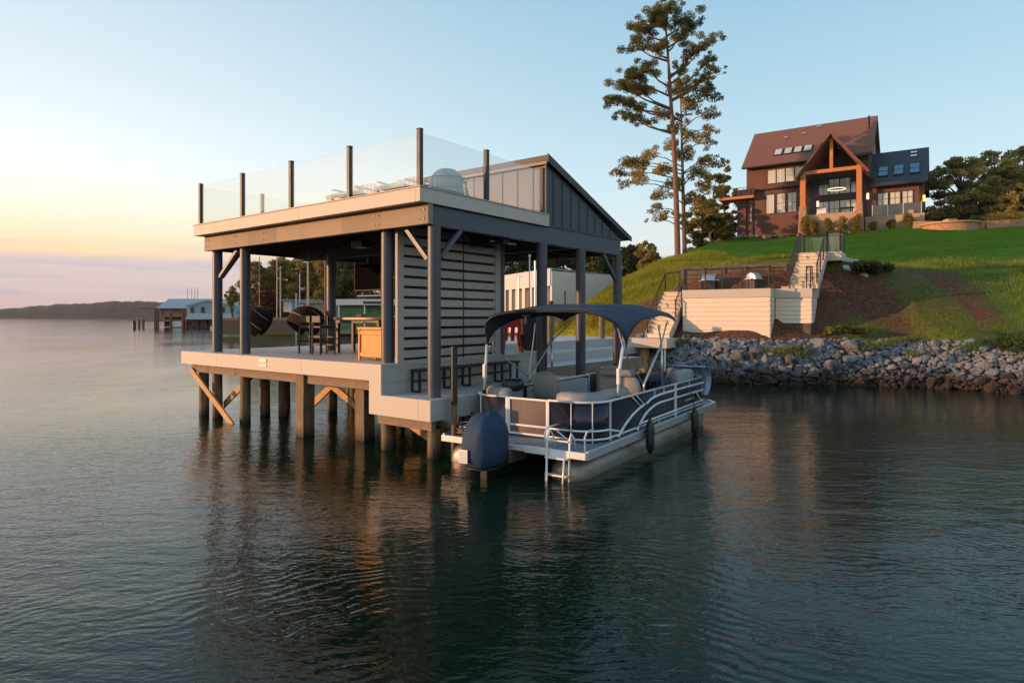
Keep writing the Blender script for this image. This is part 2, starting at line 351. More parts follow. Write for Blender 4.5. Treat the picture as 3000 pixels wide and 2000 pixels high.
# stepped landings in the covered boat slip
dpart(D().box(4.0,4.99,5.3,17.4,1.34,1.42), 'slip_step', 'deckfloor')
dpart(D().box(2.8,3.99,5.3,14.6,1.0,1.09), 'slip_step', 'deckfloor')
dpart(D().box(4.965,4.995,5.25,17.6,1.425,1.70), 'slip_fascia', 'wallpanel', .004)
dpart(D().box(3.965,3.995,5.3,17.4,1.095,1.36), 'slip_fascia', 'wallpanel', .004)
dpart(D().box(2.76,2.798,5.3,14.6,.60,1.085), 'slip_fascia', 'joist', .004)
# joists under the deck
dpart(D().box(1.395,8.95,-.26,-.12,1.20,1.418), 'rim_joist', 'joist')
dpart(D().box(-.2,1.30,-.28,-.16,.56,.758), 'rim_joist', 'joist')
for v in (2.3, 4.9): dpart(D().box(1.1,8.95,v-.07,v+.07,1.36,1.655), 'joist', 'joist')
for u in (8.6, 6.2, 3.8, 1.5): dpart(D().box(u-.05,u+.05,-.1,5.1,1.42,1.65), 'joist', 'joist')
dpart(D().box(-.2,-.08,-.15,5.1,.8,1.07), 'joist', 'joist')
# piles
def pile(u, v, z1, r=.135): 
    k = random.uniform(-.01,.01)
    return D().tube([(u,v,-1.2),(u+k,v,0),(u,v+k,z1)], [r*1.06,r,r*.96], 14)
for u, v, z1 in ((8.72,-.04,1.2),(8.08,0,1.2),(6.70,0,1.2),(1.32,0,.76),(0,0,.56),(6.32,2.4,1.36),(7.35,.95,1.65),(6.85,1.2,1.65),(8.6,2.4,1.36),(6.1,3.15,1.36),(7.0,3.7,1.36),(8.7,4.9,1.36),
                 (3.9,2.4,1.36),(1.5,2.4,1.36),(6.2,4.9,1.36),(3.8,4.9,1.36),(1.5,4.9,1.36),(0,1.9,.8),(5.2,8,1.66),(8.9,8,1.66),(5.2,11,1.66),(8.9,11,1.66),(5.2,14,1.66),(8.9,14,1.66),(3.1,8,1.0),(3.1,11,1.0),(3.1,14,1.0)):
    dpart(pile(u, v, z1), 'pile', 'pile', 0, smooth=True)
for u, v in ((3.88,-.18),(2.45,.35)): dpart(D().box(u-.15,u+.15,v-.15,v+.15,-1.2,1.419 if v<0 else 1.42), 'square_pile', 'pile', .01)
def br(p, q, w=.05, h=.16): return D().beam(p, q, w, h)
for p, q in (((8.9,-.3,1.25),(6.75,-.3,-.05)),((6.5,-.03+.2,1.3),(8.4,.2,.12)),((4.15,.6,1.16),(2.7,.6,.50)),((3.95,.64,1.10),(4.95,.64,.42)),((1.4,.55,.50),(.5,.55,.15)),((6.3,2.6,1.3),(5.1,2.6,.3))):
    dpart(br(p, q), 'cross_brace', 'brace', .005)
# columns
def colm(u, v, z0, z1=4.45, m='column', r=.128): return dpart(D().tube([(u,v,z0),(u,v,z1)], r, 24), 'column', m, 0, smooth=True)
for u, v, z0 in ((8.08,0,1.752),(6.70,0,1.752),(1.35,.02,1.752),(0,0,1.14),(6.34,2.37,1.752),(8.08,7.35,1.75)): colm(u, v, z0)
for v in (3.63, 5.39, 7.40): colm(0, v, -.9)
colm(1.2, 3.52, 1.752)
for v, z_ in ((11.6,3.3),(15.6,2.9)): dpart(D().tube([(5.12,v,1.75),(5.12,v,z_)], .13, 14), 'walkway_post', 'pile', 0, smooth=True)
# diagonal braces at the column heads
for p, q in (((.72,-.03,4.43),(.13,-.03,3.80)),((0,.75,4.43),(0,.16,3.85)),((7.05,0,4.43),(7.95,0,3.75)),((8.08,.62,4.43),(8.08,.12,3.75)),((0,6.55,4.40),(0,7.25,3.75))):
    dpart(D().beam(p, q, .085, .09), 'diagonal_brace', 'column', .006)
# beams and ceiling
dpart(D().box(-.11,8.25,-.27,-.14,4.445,4.83), 'front_beam', 'beamwood')
dpart(D().box(-.045,.10,-.139,7.50,4.435,4.822), 'side_beam', 'navy')
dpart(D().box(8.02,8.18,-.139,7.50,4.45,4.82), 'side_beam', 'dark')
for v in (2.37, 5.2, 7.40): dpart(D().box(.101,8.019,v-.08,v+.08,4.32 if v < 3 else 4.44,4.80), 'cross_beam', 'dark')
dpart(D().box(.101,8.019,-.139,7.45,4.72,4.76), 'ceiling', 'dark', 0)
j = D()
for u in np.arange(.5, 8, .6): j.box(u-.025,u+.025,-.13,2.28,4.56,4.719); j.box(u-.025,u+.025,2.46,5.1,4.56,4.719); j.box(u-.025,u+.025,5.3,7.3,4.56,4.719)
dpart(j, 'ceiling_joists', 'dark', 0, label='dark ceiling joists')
# roof deck
dpart(D().box(-.10,8.32,-.45,3.72,4.84,5.04), 'roof_deck', 'deckfloor', 0)
dpart(D().box(-.125,8.36,-.50,-.452,4.832,5.10), 'roof_deck_fascia', 'fascia', .004)
dpart(D().box(-.125,-.101,-.451,3.76,4.832,5.10), 'roof_deck_fascia', 'fascia', .004)
dpart(D().box(8.321,8.36,-.451,3.76,4.832,5.10), 'roof_deck_fascia', 'fascia', .004)
dpart(D().box(-.145,8.38,-.52,-.40,5.102,5.125), 'edge_cap', 'fascia', .004)
dpart(D().box(-.145,-.04,-.399,3.76,5.102,5.125), 'edge_cap', 'fascia', .004)
# glass railing
posts = [(u,-.44) for u in (-.06,1.98,4.03,6.06,8.1)]+[(-.06,1.5),(-.06,3.56),(8.1,1.32),(8.1,3.56)]
for u, v in posts:
    h = D().box(u-.045,u+.045,v-.045,v+.045,5.10,6.175).box(u-.05,u+.05,v-.05,v+.05,6.17,6.195)
    dpart(h, 'railing_post', 'bronze', .006)
gp = [((posts[i][0]+.055,-.44),(posts[i+1][0]-.055,-.44)) for i in range(4)]+[((-.06,-.38),(-.06,1.44)),((-.06,1.56),(-.06,3.50)),((8.1,-.38),(8.1,1.26)),((8.1,1.38),(8.1,3.50))]
for (a, b), (c, d) in gp:
    g = D().box(min(a,c)-(0.006 if a == c else 0),max(a,c)+(0.006 if a == c else 0),min(b,d)-(.006 if b == d else 0),max(b,d)+(.006 if b == d else 0),5.17,6.12)
    dpart(g, 'glass_panel', 'glass', 0)
# shed roof behind the roof deck
w = D().box(.02,8.25,3.80,3.86,5.041,6.34)
dpart(w, 'shed_front_wall', 'shedwall', 0)
b = D()
for u in np.arange(.38, 8.2, .475): b.box(u-.012,u+.012,3.783,3.7995,5.05,6.32)
dpart(b, 'wall_battens', 'black', 0, label='dark vertical battens')
dpart(D().box(-.09,8.33,3.70,3.782,6.32,6.53), 'shed_fascia', 'rake', .004)
gb = D().add([(u,v,z) for u in (-.05,.015) for v,z in ((3.74,4.86),(7.52,4.86),(3.74,6.40))], [(0,1,2),(5,4,3),(0,1,4,3),(1,2,5,4),(2,0,3,5)])
dpart(gb, 'gable_wall', 'bluegreen', 0)
gb = D()
for i, v in enumerate(np.arange(4.05, 7.3, .40)):
    zt = 6.40-(v-3.74)*(6.40-4.86)/3.78-.02; gb.box(-.064,-.0502,v-.014,v+.014,4.90,zt)
gb.box(-.072,-.0503,3.76,7.5,4.86,4.90)
dpart(gb, 'gable_battens', 'black', 0, label='dark vertical battens on the gable')
dpart(D().box(8.20,8.27,3.87,7.5,4.86,5.1).add([(u,v,z) for u in (8.20,8.265) for v,z in ((3.87,5.1),(6.9,5.1),(3.87,6.34))], [(0,1,2),(5,4,3),(0,1,4,3),(1,2,5,4),(2,0,3,5)]), 'gable_wall', 'bluegreen', 0)
dpart(D().box(-.049,.09,3.9,7.50,4.824,4.858), 'side_beam', 'navy', 0)
sl = D().add([(u,v,z) for u in (-.12,8.36) for v,z in ((3.69,6.533),(7.98,4.99),(7.98,4.90),(3.69,6.40))], [(0,1,2,3),(7,6,5,4),(0,1,5,4),(1,2,6,5),(2,3,7,6),(3,0,4,7)])
dpart(sl, 'shed_roof', 'darkroof', .004)
rk = D().add([(u,v,z) for u in (-.15,-.122) for v,z in ((3.68,6.555),(7.99,5.0),(7.99,4.87),(3.68,6.36))], [(0,1,2,3),(7,6,5,4),(0,1,5,4),(1,2,6,5),(2,3,7,6),(3,0,4,7)])
dpart(rk, 'rake_board', 'darkroof', 0)
# slatted privacy screen
sc = D()
for k in range(12):
    z = 1.85+k*.2125; sc.box(1.09,1.115,.22,3.22,z,z+.152)
sc.box(1.09,1.115,.22,3.22,4.41,4.7).box(1.09,1.115,.22,3.22,1.752,1.80)
dpart(sc, 'slat_screen', 'slat', 0)
dpart(D().box(1.17,1.19,.24,3.2,1.76,2.93).box(1.17,1.19,.24,1.5,2.93,4.5).box(1.17,1.19,1.5,3.2,3.0,3.13).box(1.17,1.19,1.5,2.1,3.13,4.5).box(1.17,1.19,2.1,3.2,3.22,4.5), 'dark_gap_sheet', 'dark', 0)  # dark sheet added behind the slats so the gaps read dark
dpart(D().box(1.07,1.15,.02+.02,.22,1.752,4.70), 'screen_frame', 'slat')
dpart(D().box(1.07,1.15,3.22,3.40,1.752,4.70), 'screen_frame', 'slat')
dpart(D().box(1.078,1.0895,2.05,2.075,1.76,4.70), 'screen_joint', 'black', 0)
# lettered-free small things fixed on the structure
dpart(D().box(5.02,5.35,-.447,-.432,1.62,1.70).box(5.02,5.35,-.447,-.432,1.52,1.57), 'fascia_light', 'white', .003, label='small white double bar light on the front fascia')
dpart(D().box(8.19,8.215,-.05,.05,2.30,2.44).box(8.19,8.21,-.12,.02,2.3,2.44), 'outlet_box', 'white', .003)
dpart(D().box(6.3,6.9,2.5,2.62,4.5,4.53), 'ceiling_light', 'white', .003)
dpart(D().box(.35,.42,2.2,3.1,4.37,4.40), 'ceiling_light', 'white', .003)
tvp = D().box(3.6,4.0,1.2,1.5,4.38,4.55)
dpart(tvp, 'ceiling_speaker', 'black', .01)
bo = D()
for u in (8.08,6.70,1.35,.05,3.9,5.4):
    for z in (4.55,4.72): bo.tube([(u-.05,-.285,z),(u-.05,-.268,z)], .016, 6).tube([(u+.06,-.285,z),(u+.06,-.268,z)], .016, 6)
for u in (8.72,8.08,6.70,3.8,1.6):
    for z in (1.26,1.36): bo.tube([(u,-.275,z),(u,-.258,z)], .018, 6)
dpart(bo, 'bolts', 'black', 0, label='dark bolt heads on the beams')
# mooring pole beside the corner column
mp_ = thing('mooring_pole', 'tall slim black sleeved mooring pole standing in the water beside the dock corner', 'mooring pole', PW(-.50,.02,0), 0)
MB().tube([(0,0,1.05),(0,0,2.14)], .062, 16).build('sleeve', M['black'], mp_, smooth=True)
MB().tube([(0,0,-1.2),(0,0,1.05)], .056, 14).build('timber_post', M['pile'], mp_, smooth=True)
# ============================================================ furniture under the roof
def at(u, v, z, du=0): return PW(u, v, z)
def stool(name, label, u, v, rot):
    t = thing(name, label, 'bar stool', PW(u,v,1.752), rot, 'black bar stools at the high table')
    for sx in (-1,1):
        MB().beam((sx*.19,.19,0),(sx*.17,.16,.70),.035,.035).build('leg', M['blackwood'], t, bevel=.004)
        MB().beam((sx*.20,-.21,0),(sx*.18,-.20,.97),.035,.04).build('leg', M['blackwood'], t, bevel=.004)
    MB().box(-.20,.20,-.20,.20,.66,.71).build('seat', M['blackwood'], t, bevel=.012)
    MB().box(-.19,.19,-.225,-.195,.80,.96).box(-.2,.2,-.23,-.19,.945,.965).build('backrest', M['blackwood'], t, bevel=.004)
    s = MB()
    for z in (.22,.42): s.box(-.18,.18,-.205,-.185,z,z+.03).box(-.18,.18,.165,.185,z,z+.03)
    for sx in (-.187,.165): s.box(sx,sx+.02,-.19,.17,.30,.33)
    s.build('stretcher', M['blackwood'], t, bevel=.003)
    return t
DR = DOCK_ROT
st0 = stool('bar_stool', 'black bar stool nearest the hanging chairs with back to the water', 5.55, 1.15, DR-R(90)+R(8))
dup(st0, PW(4.80,1.0,1.752), DR-R(90)-R(6), 'black bar stool in the middle, between the first stool and the orange cabinet')
dup(st0, PW(6.30,1.95,1.752), DR+R(60), 'black bar stool turned sideways at the near end of the high table')
dup(st0, PW(4.5,2.75,1.752), DR+R(90), 'black bar stool on the far side of the high table')
tb = thing('bar_table', 'high bar table with rounded red brown top on black legs', 'table', PW(4.35,1.95,1.752), DR+R(90))
tp = MB(); n = 40
tp.add([(1.05*math.copysign(abs(math.cos(2*math.pi*k/n))**.6, math.cos(2*math.pi*k/n)), .42*math.copysign(abs(math.sin(2*math.pi*k/n))**.6, math.sin(2*math.pi*k/n)), z) for z in (.86,.93) for k in range(n)], [tuple(range(n)), tuple(range(2*n-1,n-1,-1))]+[(k,(k+1)%n,n+(k+1)%n,n+k) for k in range(n)])
tp.build('tabletop', M['tabletop'], tb, bevel=.01)
MB().box(-.85,.85,-.30,.30,.78,.858).build('apron', M['blackwood'], tb, bevel=.004)
for x in (-.8,.8):
    for y in (-.25,.25): MB().box(x-.04,x+.04,y-.04,y+.04,0,.779).build('leg', M['blackwood'], tb, bevel=.004)
nb = thing('napkin_box', 'small orange box standing on the high table', 'box', PW(4.55,1.95,2.684), DR)
MB().box(-.07,.07,-.11,.11,0,.07).build('box_body', M['orange'], nb, bevel=.004); MB().box(-.06,.06,-.10,.10,.071,.078).build('box_lid', M['orange'], nb, bevel=.002)
ob = thing('cooler_cabinet', 'honey coloured wooden cooler cabinet on short feet beside the front column', 'cabinet', PW(2.05,.45,1.752), DR+R(90))
MB().box(-.42,.42,-.22,.22,.07,.66).build('cabinet_body', M['orange'], ob, bevel=.006)
MB().box(-.47,.47,-.27,.27,.665,.72).build('lid', M['orange'], ob, bevel=.01)
for sx in (-.45,.40): 
    for sy in (-.25,.20): MB().box(sx,sx+.05,sy,sy+.05,0,.66).build('leg', M['orange'], ob, bevel=.006)
MB().box(-.40,.40,-.245,-.221,.09,.17).build('rail', M['orange'], ob, bevel=.004); MB().box(-.40,.40,-.245,-.221,.56,.64).build('rail', M['orange'], ob, bevel=.004)
MB().box(-.39,.39,.221,.245,.09,.17).build('rail', M['orange'], ob, bevel=.004); MB().box(-.39,.39,.221,.245,.56,.64).build('rail', M['orange'], ob, bevel=.004)
tv = thing('television', 'black outdoor television hung under the ceiling with glossy screen', 'television', PW(6.62,3.92,3.47), DR+R(90))
MB().box(-.62,.62,-.05,.02,0,.86).build('housing', M['dark'], tv, bevel=.02)
gm, gn, gl, gb_ = newmat('screen glass'); gb_.inputs['Base Color'].default_value = (.006,.006,.008,1); gb_.inputs['Roughness'].default_value = 1; gb_.inputs['Specular IOR Level'].default_value = 0; M['screen'] = gm
MB().box(-.58,.58,.0205,.028,.05,.81).build('screen', gm, tv)
MB().box(-.58,.58,-.058,-.0505,.05,.81).build('back_cover', M['dark'], tv)
MB().box(-.05,.05,-.04,.01,.861,1.0).build('mount', M['black'], tv, bevel=.004)
ht = thing('patio_heater', 'black tube heater hung below the television', 'heater', PW(6.62,4.05,3.28), DR+R(90))
MB().tube([(-.6,0,.05),(.6,0,.05)], .05, 12).build('heater_tube', M['black'], ht, smooth=True)
MB().beam((-.4,0,.1),(-.4,0,.18),.02,.02).beam((.4,0,.1),(.4,0,.18),.02,.02).build('bracket', M['black'], ht)
def egg(label, u, v, rot, TL=Matrix.Rotation(R(38), 3, 'Y')):
    t = thing('hanging_chair', label, 'hanging chair', PW(u,v,2.12), rot, 'brown woven hanging chairs')
    P = []; 
    for i in range(13):
        ph = math.pi*(.02+.62*i/12); row = []
        for k in range(21):
            th = -math.pi*.62+math.pi*1.24*k/20
            q_ = TL @ Vector((-.56*math.sin(ph)*math.cos(th), .62*math.sin(ph)*math.sin(th), .02-.52*math.cos(ph)*-1.0-.10)); row.append((q_.x, q_.y, q_.z+.38))
        P.append(row)
    MB().grid(P).build('woven_shell', M['rattan'], t, smooth='all', solid=.03)
    rim = [tuple(Vector(P[i][0])) for i in range(13)]+[tuple(P[12][k]) for k in range(1,21)]+[tuple(P[i][20]) for i in range(11,-1,-1)]
    MB().tube(rim, .022, 8).build('rim', M['rattan'], t, smooth='all')
    for f in (5, 9): MB().tube([(p[0]*1.035,p[1]*1.035,p[2]) for p in P[f]], .010, 6).build('rib', M['slat'], t, smooth='all')
    pass
    MB().tube([(.0,0,.80),(.0,0,2.32)], .012, 6).build('rope', M['slat'], t)
    MB().tube([(-.30,-.42,.60),(0,0,.92)], .008, 6).tube([(-.30,.42,.60),(0,0,.92)], .008, 6).build('rope', M['slat'], t)
    return t
EG = egg('brown woven hanging chair nearest the left columns, seen from behind', 7.75, .62, 0)
EG.location = PW(8.45,1.45,2.12); EG.rotation_euler = (0, 0, R(12))
e2 = dup(EG, PW(6.9,2.0,2.14), 0, 'brown woven hanging chair half hidden by the bar stools'); e2.location = PW(7.0,2.1,2.14); e2.rotation_euler = (0, 0, R(35))
rc = thing('metal_chair', 'red metal chair on the deck beyond the slatted screen', 'chair', PW(1.74,4.72,1.752), R(8))
for sx in (-1,1):
    for sy in (-1,1): MB().beam((sx*.26,sy*.26,0),(sx*.19,sy*.19,.46),.06,.03).build('leg', M['red'], rc, bevel=.003)
MB().box(-.2,.2,-.2,.2,.455,.475).build('seat', M['red'], rc, bevel=.006)
MB().box(-.22,-.13,-.215,-.19,.30,.66).box(.13,.22,-.215,-.19,.30,.66).box(-.05,.05,-.21,-.19,.30,.66).box(-.22,.22,-.218,-.188,.66,.95).build('backrest', M['red'], rc, bevel=.004)
MB().box(-.19,.19,-.06,.19,.476,.50).build('seat_pad', M['white'], rc, bevel=.008)
ck = thing('outdoor_fridge', 'tall black outdoor cabinet standing behind the red chair', 'cabinet', PW(1.55,5.02,1.752), DR+R(90))
ck.location = PW(1.10,5.0,1.752)
MB().box(.02,.46,-.12,.17,.04,1.0).build('cabinet_body', M['dark'], ck, bevel=.006); MB().box(.04,.44,.171,.19,.1,.96).build('door', M['dark'], ck, bevel=.004)
MB().box(.0,.48,-.14,.20,1.001,1.03).build('counter_top', M['blackwood'], ck, bevel=.004)
# bench on the lower platform
bn = thing('bench', 'long black framed bench standing on the lower platform against the grey wall', 'bench', PW(.84,.3,1.150), DR)
s = MB().box(0,3.4,-.16,.14,.43,.475); s.build('seat', M['black'], bn, bevel=.006)
for v in (.0,.95,1.55,2.7,3.3):
    MB().box(v+.0,v+.05,-.13,-.09,0,.429).box(v,v+.05,.08,.12,0,.429).box(v,v+.05,-.089,.079,0,.04).build('leg_frame', M['black'], bn, bevel=.004)
MB().box(.05,3.3,.08,.12,.20,.24).build('back_rail', M['black'], bn)
# ============================================================ roof deck furniture
def lounge(u, v, rot, label, w=.62, h=.62):
    t = thing('lounge_chair', label, 'lounge chair', PW(u,v,5.041), rot, 'cream slatted lounge chairs on the roof deck')
    b = MB()
    for k in range(6): b.box(-w/2+k*w/6+.008,-w/2+(k+1)*w/6-.008,-.36,-.33,.34,h+.02*math.sin(k*1.1))
    b.build('backrest', M['white'], t, bevel=.003)
    MB().box(-w/2,w/2,-.33,.30,.30,.36).build('seat', M['cushion'], t, bevel=.02)
    for sx in (-1,1):
        MB().box(sx*w/2-.03,sx*w/2+.03,-.36,.28,.44,.47).build('armrest', M['white'], t, bevel=.004)
        for y in (-.33,.26): MB().box(sx*w/2-.025,sx*w/2+.025,y-.02,y+.02,0,.30).build('leg', M['blackwood'], t, bevel=.004)
    return t
L0 = lounge(2.75, .25, DR+R(95), 'cream slatted lounge chair behind the glass, third panel from the left', .7, .62)
dup(L0, PW(2.3,.9,5.041), DR+R(80), 'cream slatted lounge chair tucked behind the tall railing post of the fourth panel')
dup(L0, PW(1.35,.35,5.041), DR+R(100), 'cream slatted lounge chair behind the glass nearest the corner post')
mc = thing('cuddle_chair', 'round grey cushioned chair with black tube frame on the roof deck', 'chair', PW(.62,1.0,5.041), DR+R(60))
MB().ell((0,0,.42),(.36,.34,.34),20,12,.85).build('cushion', M['greycloth'], mc, smooth='all')
MB().ell((.1,0,.26),(.42,.38,.12),20,10,.7).build('seat', M['greycloth'], mc, smooth='all')
for z in (.10,.30,.52): MB().tube([(.46*math.cos(t),.44*math.sin(t),z) for t in np.linspace(0,2*math.pi,25)[:-1]], .012, 6, closed=True).build('frame_ring', M['black'], mc, smooth='all')
for t_ in (0,1.2,2.4,3.6,4.8): MB().tube([(.47*math.cos(t_),.45*math.sin(t_),0),(.47*math.cos(t_),.45*math.sin(t_),.53)], .012, 6).build('upright', M['black'], mc)
MB().tube([(-.2,-.44,.1),(-.05,-.40,.5),(.05,-.2,.72),(.1,0,.76)], .016, 8).build('head_bow', M['black'], mc, smooth='all')
# ============================================================ PONTOON BOAT (x forward, y to port)
bt = thing('pontoon_boat', 'pontoon boat with dark navy panels, pale rails and navy bimini top moored beside the dock', 'boat', BW(0,0,0), BOAT_ROT)
def B(mb, name, m, bevel=.006, smooth=False, **k): return mb.build(name, M[m], bt, bevel=bevel, smooth=smooth, **k)
def arc(c, r, a0, a1, z, n=8): return [(c[0]+r*math.cos(R(a0+(a1-a0)*i/n)), c[1]+r*math.sin(R(a0+(a1-a0)*i/n)), z) for i in range(n+1)]
BWD = 2.95
B(MB().prism([(.0,.0),(7.25,0),(7.6,.25),(7.6,2.7),(7.25,2.95),(0,2.95)], 'z', .40, .485) , 'deck', 'boatfloor', .004)
rb = MB()
for p, q in (((.03,-.018,.445),(7.30,-.018,.445)),((7.28,-.01,.445),(7.62,.24,.445)),((7.615,.22,.445),(7.615,2.73,.445)),((7.62,2.71,.445),(7.28,2.965,.445)),((7.3,2.968,.445),(.03,2.968,.445))): rb.beam(p, q, .05, .155)
B(rb, 'rub_rail', 'alu', .012)
B(MB().box(-.035,.02,1.95,2.97,.385,.50).box(-.035,.02,-.02,1.15,.385,.50).box(-.03,.02,1.15,1.95,.40,.49), 'transom_trim', 'whitealu', .008)
for sy in (0, 1):
    y = .42 if sy == 0 else 2.58
    prof = [(.02,.16),(.06,.25),(.14,.31),(.3,.335)]
    pts = [(.02+p, y, .05) for p in (0,.06,.16,.30)]+[(6.0,y,.05),(6.5,y,.08),(6.9,y,.16),(7.2,y,.26),(7.38,y,.33)]
    rs = [.14,.24,.31,.335,.335,.325,.26,.15,.02]
    B(MB().tube(pts, rs, 28), 'pontoon_tube', 'pontoon', 0, 'all')
B(MB().box(.2,7.0,1.40,1.72,.30,.398).box(-.03,.5,1.42,1.72,.16,.398), 'motor_pod', 'pontoon', .01)
cb = MB()
for x in np.arange(.3, 7.2, .55): cb.box(x-.02,x+.02,.1,2.85,.34,.399)
B(cb, 'cross_members', 'pontoon', 0, label='row of aluminium cross members')
# ---- fence path
def fpath(z, inset=0, zf=None):
    i = inset
    p = [(.70+i,1.1,z),(.70+i,.62,z)]+arc((1.22,.64),.52-i,180,270,z)[0:]+[(6.6,.12+i,z)]+arc((6.55,.50),.38-i,270,360,z)+[(6.93-i,1.05,z)]
    return p
def fpathP(z, inset=0):
    i = inset
    return [(.70+i,1.97,z),(.70+i,2.4,z)]+[(x,BWD-y,z_) for x,y,z_ in arc((1.15,.56),.45-i,180,270,z)]+[(6.6,2.83-i,z)]+[(x,BWD-y,z_) for x,y,z_ in arc((6.55,.50),.38-i,270,360,z)]+[(6.93-i,1.9,z)]
def sheet(path, z0, z1): return MB().grid([[(x,y,z) for x,y,_ in path] for z in (z0, z1)])
pa = fpath(0, .012); pp = fpathP(0, .012)
B(sheet(pa[:12], .53, 1.17), 'fence_panel', 'panelnavy', 0, 'all', solid=.012, label='curved dark navy stern corner panel')
B(sheet([(1.22+.0,.132,0),(2.75,.132,0)], .53, 1.17), 'fence_panel', 'panelnavy', 0, solid=.012)
B(sheet(pa[10:], .53, 1.17) if False else sheet([(2.765,.134,0),(6.6,.134,0)], .53, 1.17), 'fence_panel', 'panelnavy', 0, solid=.012)
B(sheet([(x,y,0) for x,y,_ in arc((6.55,.50),.37,270,360,0)]+[(6.92,1.05,0)], .53, 1.17), 'fence_panel', 'panelnavy', 0, 'all', solid=.012)
B(sheet(pp[:4]+pp[4:12], .53, 1.17), 'fence_panel', 'panelreflect', 0, 'all', solid=.012)
B(sheet([(1.2,2.82,0),(4.1,2.82,0)], .53, 1.17), 'fence_panel', 'panelnavy', 0, solid=.012)
B(sheet([(5.75,2.82,0),(6.6,2.82,0)], .53, 1.17), 'fence_panel', 'panelnavy', 0, solid=.012)
gate = B(MB().box(.712,.722,1.14,1.93,.55,1.16), 'stern_gate', 'panelreflect', 0)
g2 = MB()
for z in (.545,.70,1.185): g2.box(.685,.711,1.12,1.95,z-.018,z+.018)
for y in (1.12,1.93): g2.box(.685,.711,y-.015,y+.015,.53,1.2)
g2.build('gate_frame', M['whitealu'], gate, bevel=.004)
B(MB().box(4.2,5.7,2.812,2.822,.55,1.16), 'side_gate', 'panelnavy', 0)
gf = MB()
for z in (.56,.78,.97,1.19): gf.box(4.15,5.75,2.79,2.811,z-.014,z+.014)
for x in (4.15,5.73): gf.box(x,x+.025,2.785,2.835,.5,1.2)
B(gf, 'side_gate_frame', 'whitealu', .004)
def rail(pts, w=.034, name='fence_rail', m='whitealu'): return B(MB().tube(pts, w/2*1.15, 8), name, m, 0, 'all')
rail(fpath(1.195, 0), .038, 'top_rail'); rail(fpathP(1.195, 0), .038, 'top_rail')
rail(fpath(.545, 0)[:12]); rail(fpathP(.545, 0)[:12])
rail([(x-.02 if x < 1 else x, y-.01, z) for x,y,z in fpath(.70,-.012)[:10]]+[(1.62,.10,.60),(1.72,.10,.53)])
rail([(x-.02 if x < 1 else x, y+.01, z) for x,y,z in fpathP(.70,-.012)[:10]])
def sm(pts, n=6):
    out = []; P = [Vector(p) for p in pts]; P = [P[0]]+P+[P[-1]]
    for i in range(1, len(P)-2):
        for k in range(n):
            t = k/n; a, b, c, d = P[i-1], P[i], P[i+1], P[i+2]
            out.append(.5*((2*b)+(-a+c)*t+(2*a-5*b+4*c-d)*t*t+(-a+3*b-3*c+d)*t**3))
    return out+[P[-2]]
Y = .098
rail(sm([(1.50,Y,.51),(1.80,Y,.68),(2.21,Y,.84),(2.77,Y,.965)]), .045)
rail(sm([(2.40,Y,.50),(2.62,Y,.66),(2.95,Y,.80),(3.45,Y,.89),(4.0,Y,.90)])+[Vector((6.62,Y,.885))], .045)
rail(sm([(2.88,Y,.96),(3.15,Y,1.03),(3.6,Y,1.065),(4.2,Y,1.07)])+[Vector((6.66,Y,1.06))], .045)
rail([(2.5,Y,.61),(6.62,Y,.63)], .034)
rail([(2.14,Y,1.18),(2.58,Y,.95)], .022); rail([(2.36,Y,1.18),(2.78,Y,.96)], .022); rail([(6.05,Y,.88),(6.66,Y,.53)], .026)
for x in (4.62,): B(MB().box(x-.055,x+.055,.088,.125,.49,1.19), 'fence_post', 'whitealu', .006)
for x in (3.35,3.9,5.6): B(MB().box(x-.008,x+.008,.092,.118,1.07,1.19), 'fence_post', 'whitealu', 0)
B(MB().box(3.6,3.615,.092,.118,.49,.62), 'fence_post', 'whitealu', 0)
B(MB().box(1.2,1.225,.10,.13,.49,1.19), 'fence_post', 'whitealu', .003)
for y in (1.98, 1.10): B(MB().box(.68,.715,y-.03,y+.03,.486,1.2), 'fence_post', 'whitealu', .004)
B(MB().box(.685,.71,.62,.635,.49,1.19), 'fence_post', 'whitealu', .003)
B(MB().box(.80,.82,.26,.275,.49,1.19), 'fence_post', 'whitealu', .003)
B(MB().box(.685,.71,2.58,2.60,.49,1.19), 'fence_post', 'whitealu', .003)
B(MB().box(5.3,5.9,.088,.10,.74,.79), 'side_badge', 'alu', .004)
# ladder and stern grab rails
ld = B(MB().tube([(.18,.66,.49),(.12,.66,.70),(.02,.665,.80),(-.06,.67,.70),(-.12,.68,-.30)], .016, 8).tube([(-.04,.28,-.30),(-.02,.27,.70),(.02,.265,.78),(.12,.27,.70),(.18,.27,.49)], .016, 8), 'boarding_ladder', 'whitealu', 0, 'all')
for i, z in enumerate((.66,.38,.10,-.06)): MB().box(-.14+(.06 if i == 0 else 0),-.05,.27,.68,z-.014,z+.014).build('rung', M['whitealu'], ld, bevel=.004)
MB().tube([(-.16,.62,.40),(-.2,.60,-.25)], .014, 8).tube([(-.16,.30,.40),(-.2,.32,-.25)], .014, 8).build('lower_rail', M['whitealu'], ld, smooth='all')
B(MB().tube([(.16,.84,.485),(.14,.84,.72),(.22,.84,.80),(.66,.86,.80)], .016, 8), 'grab_rail', 'whitealu', 0, 'all')
B(MB().tube([(.16,.08,.485),(.14,.08,.72),(.22,.08,.80),(.70,.2,.76)], .016, 8), 'grab_rail', 'whitealu', 0, 'all')
B(MB().tube([(.14,.60,.78),(.30,.40,.56)], .012, 8), 'grab_rail', 'whitealu', 0)
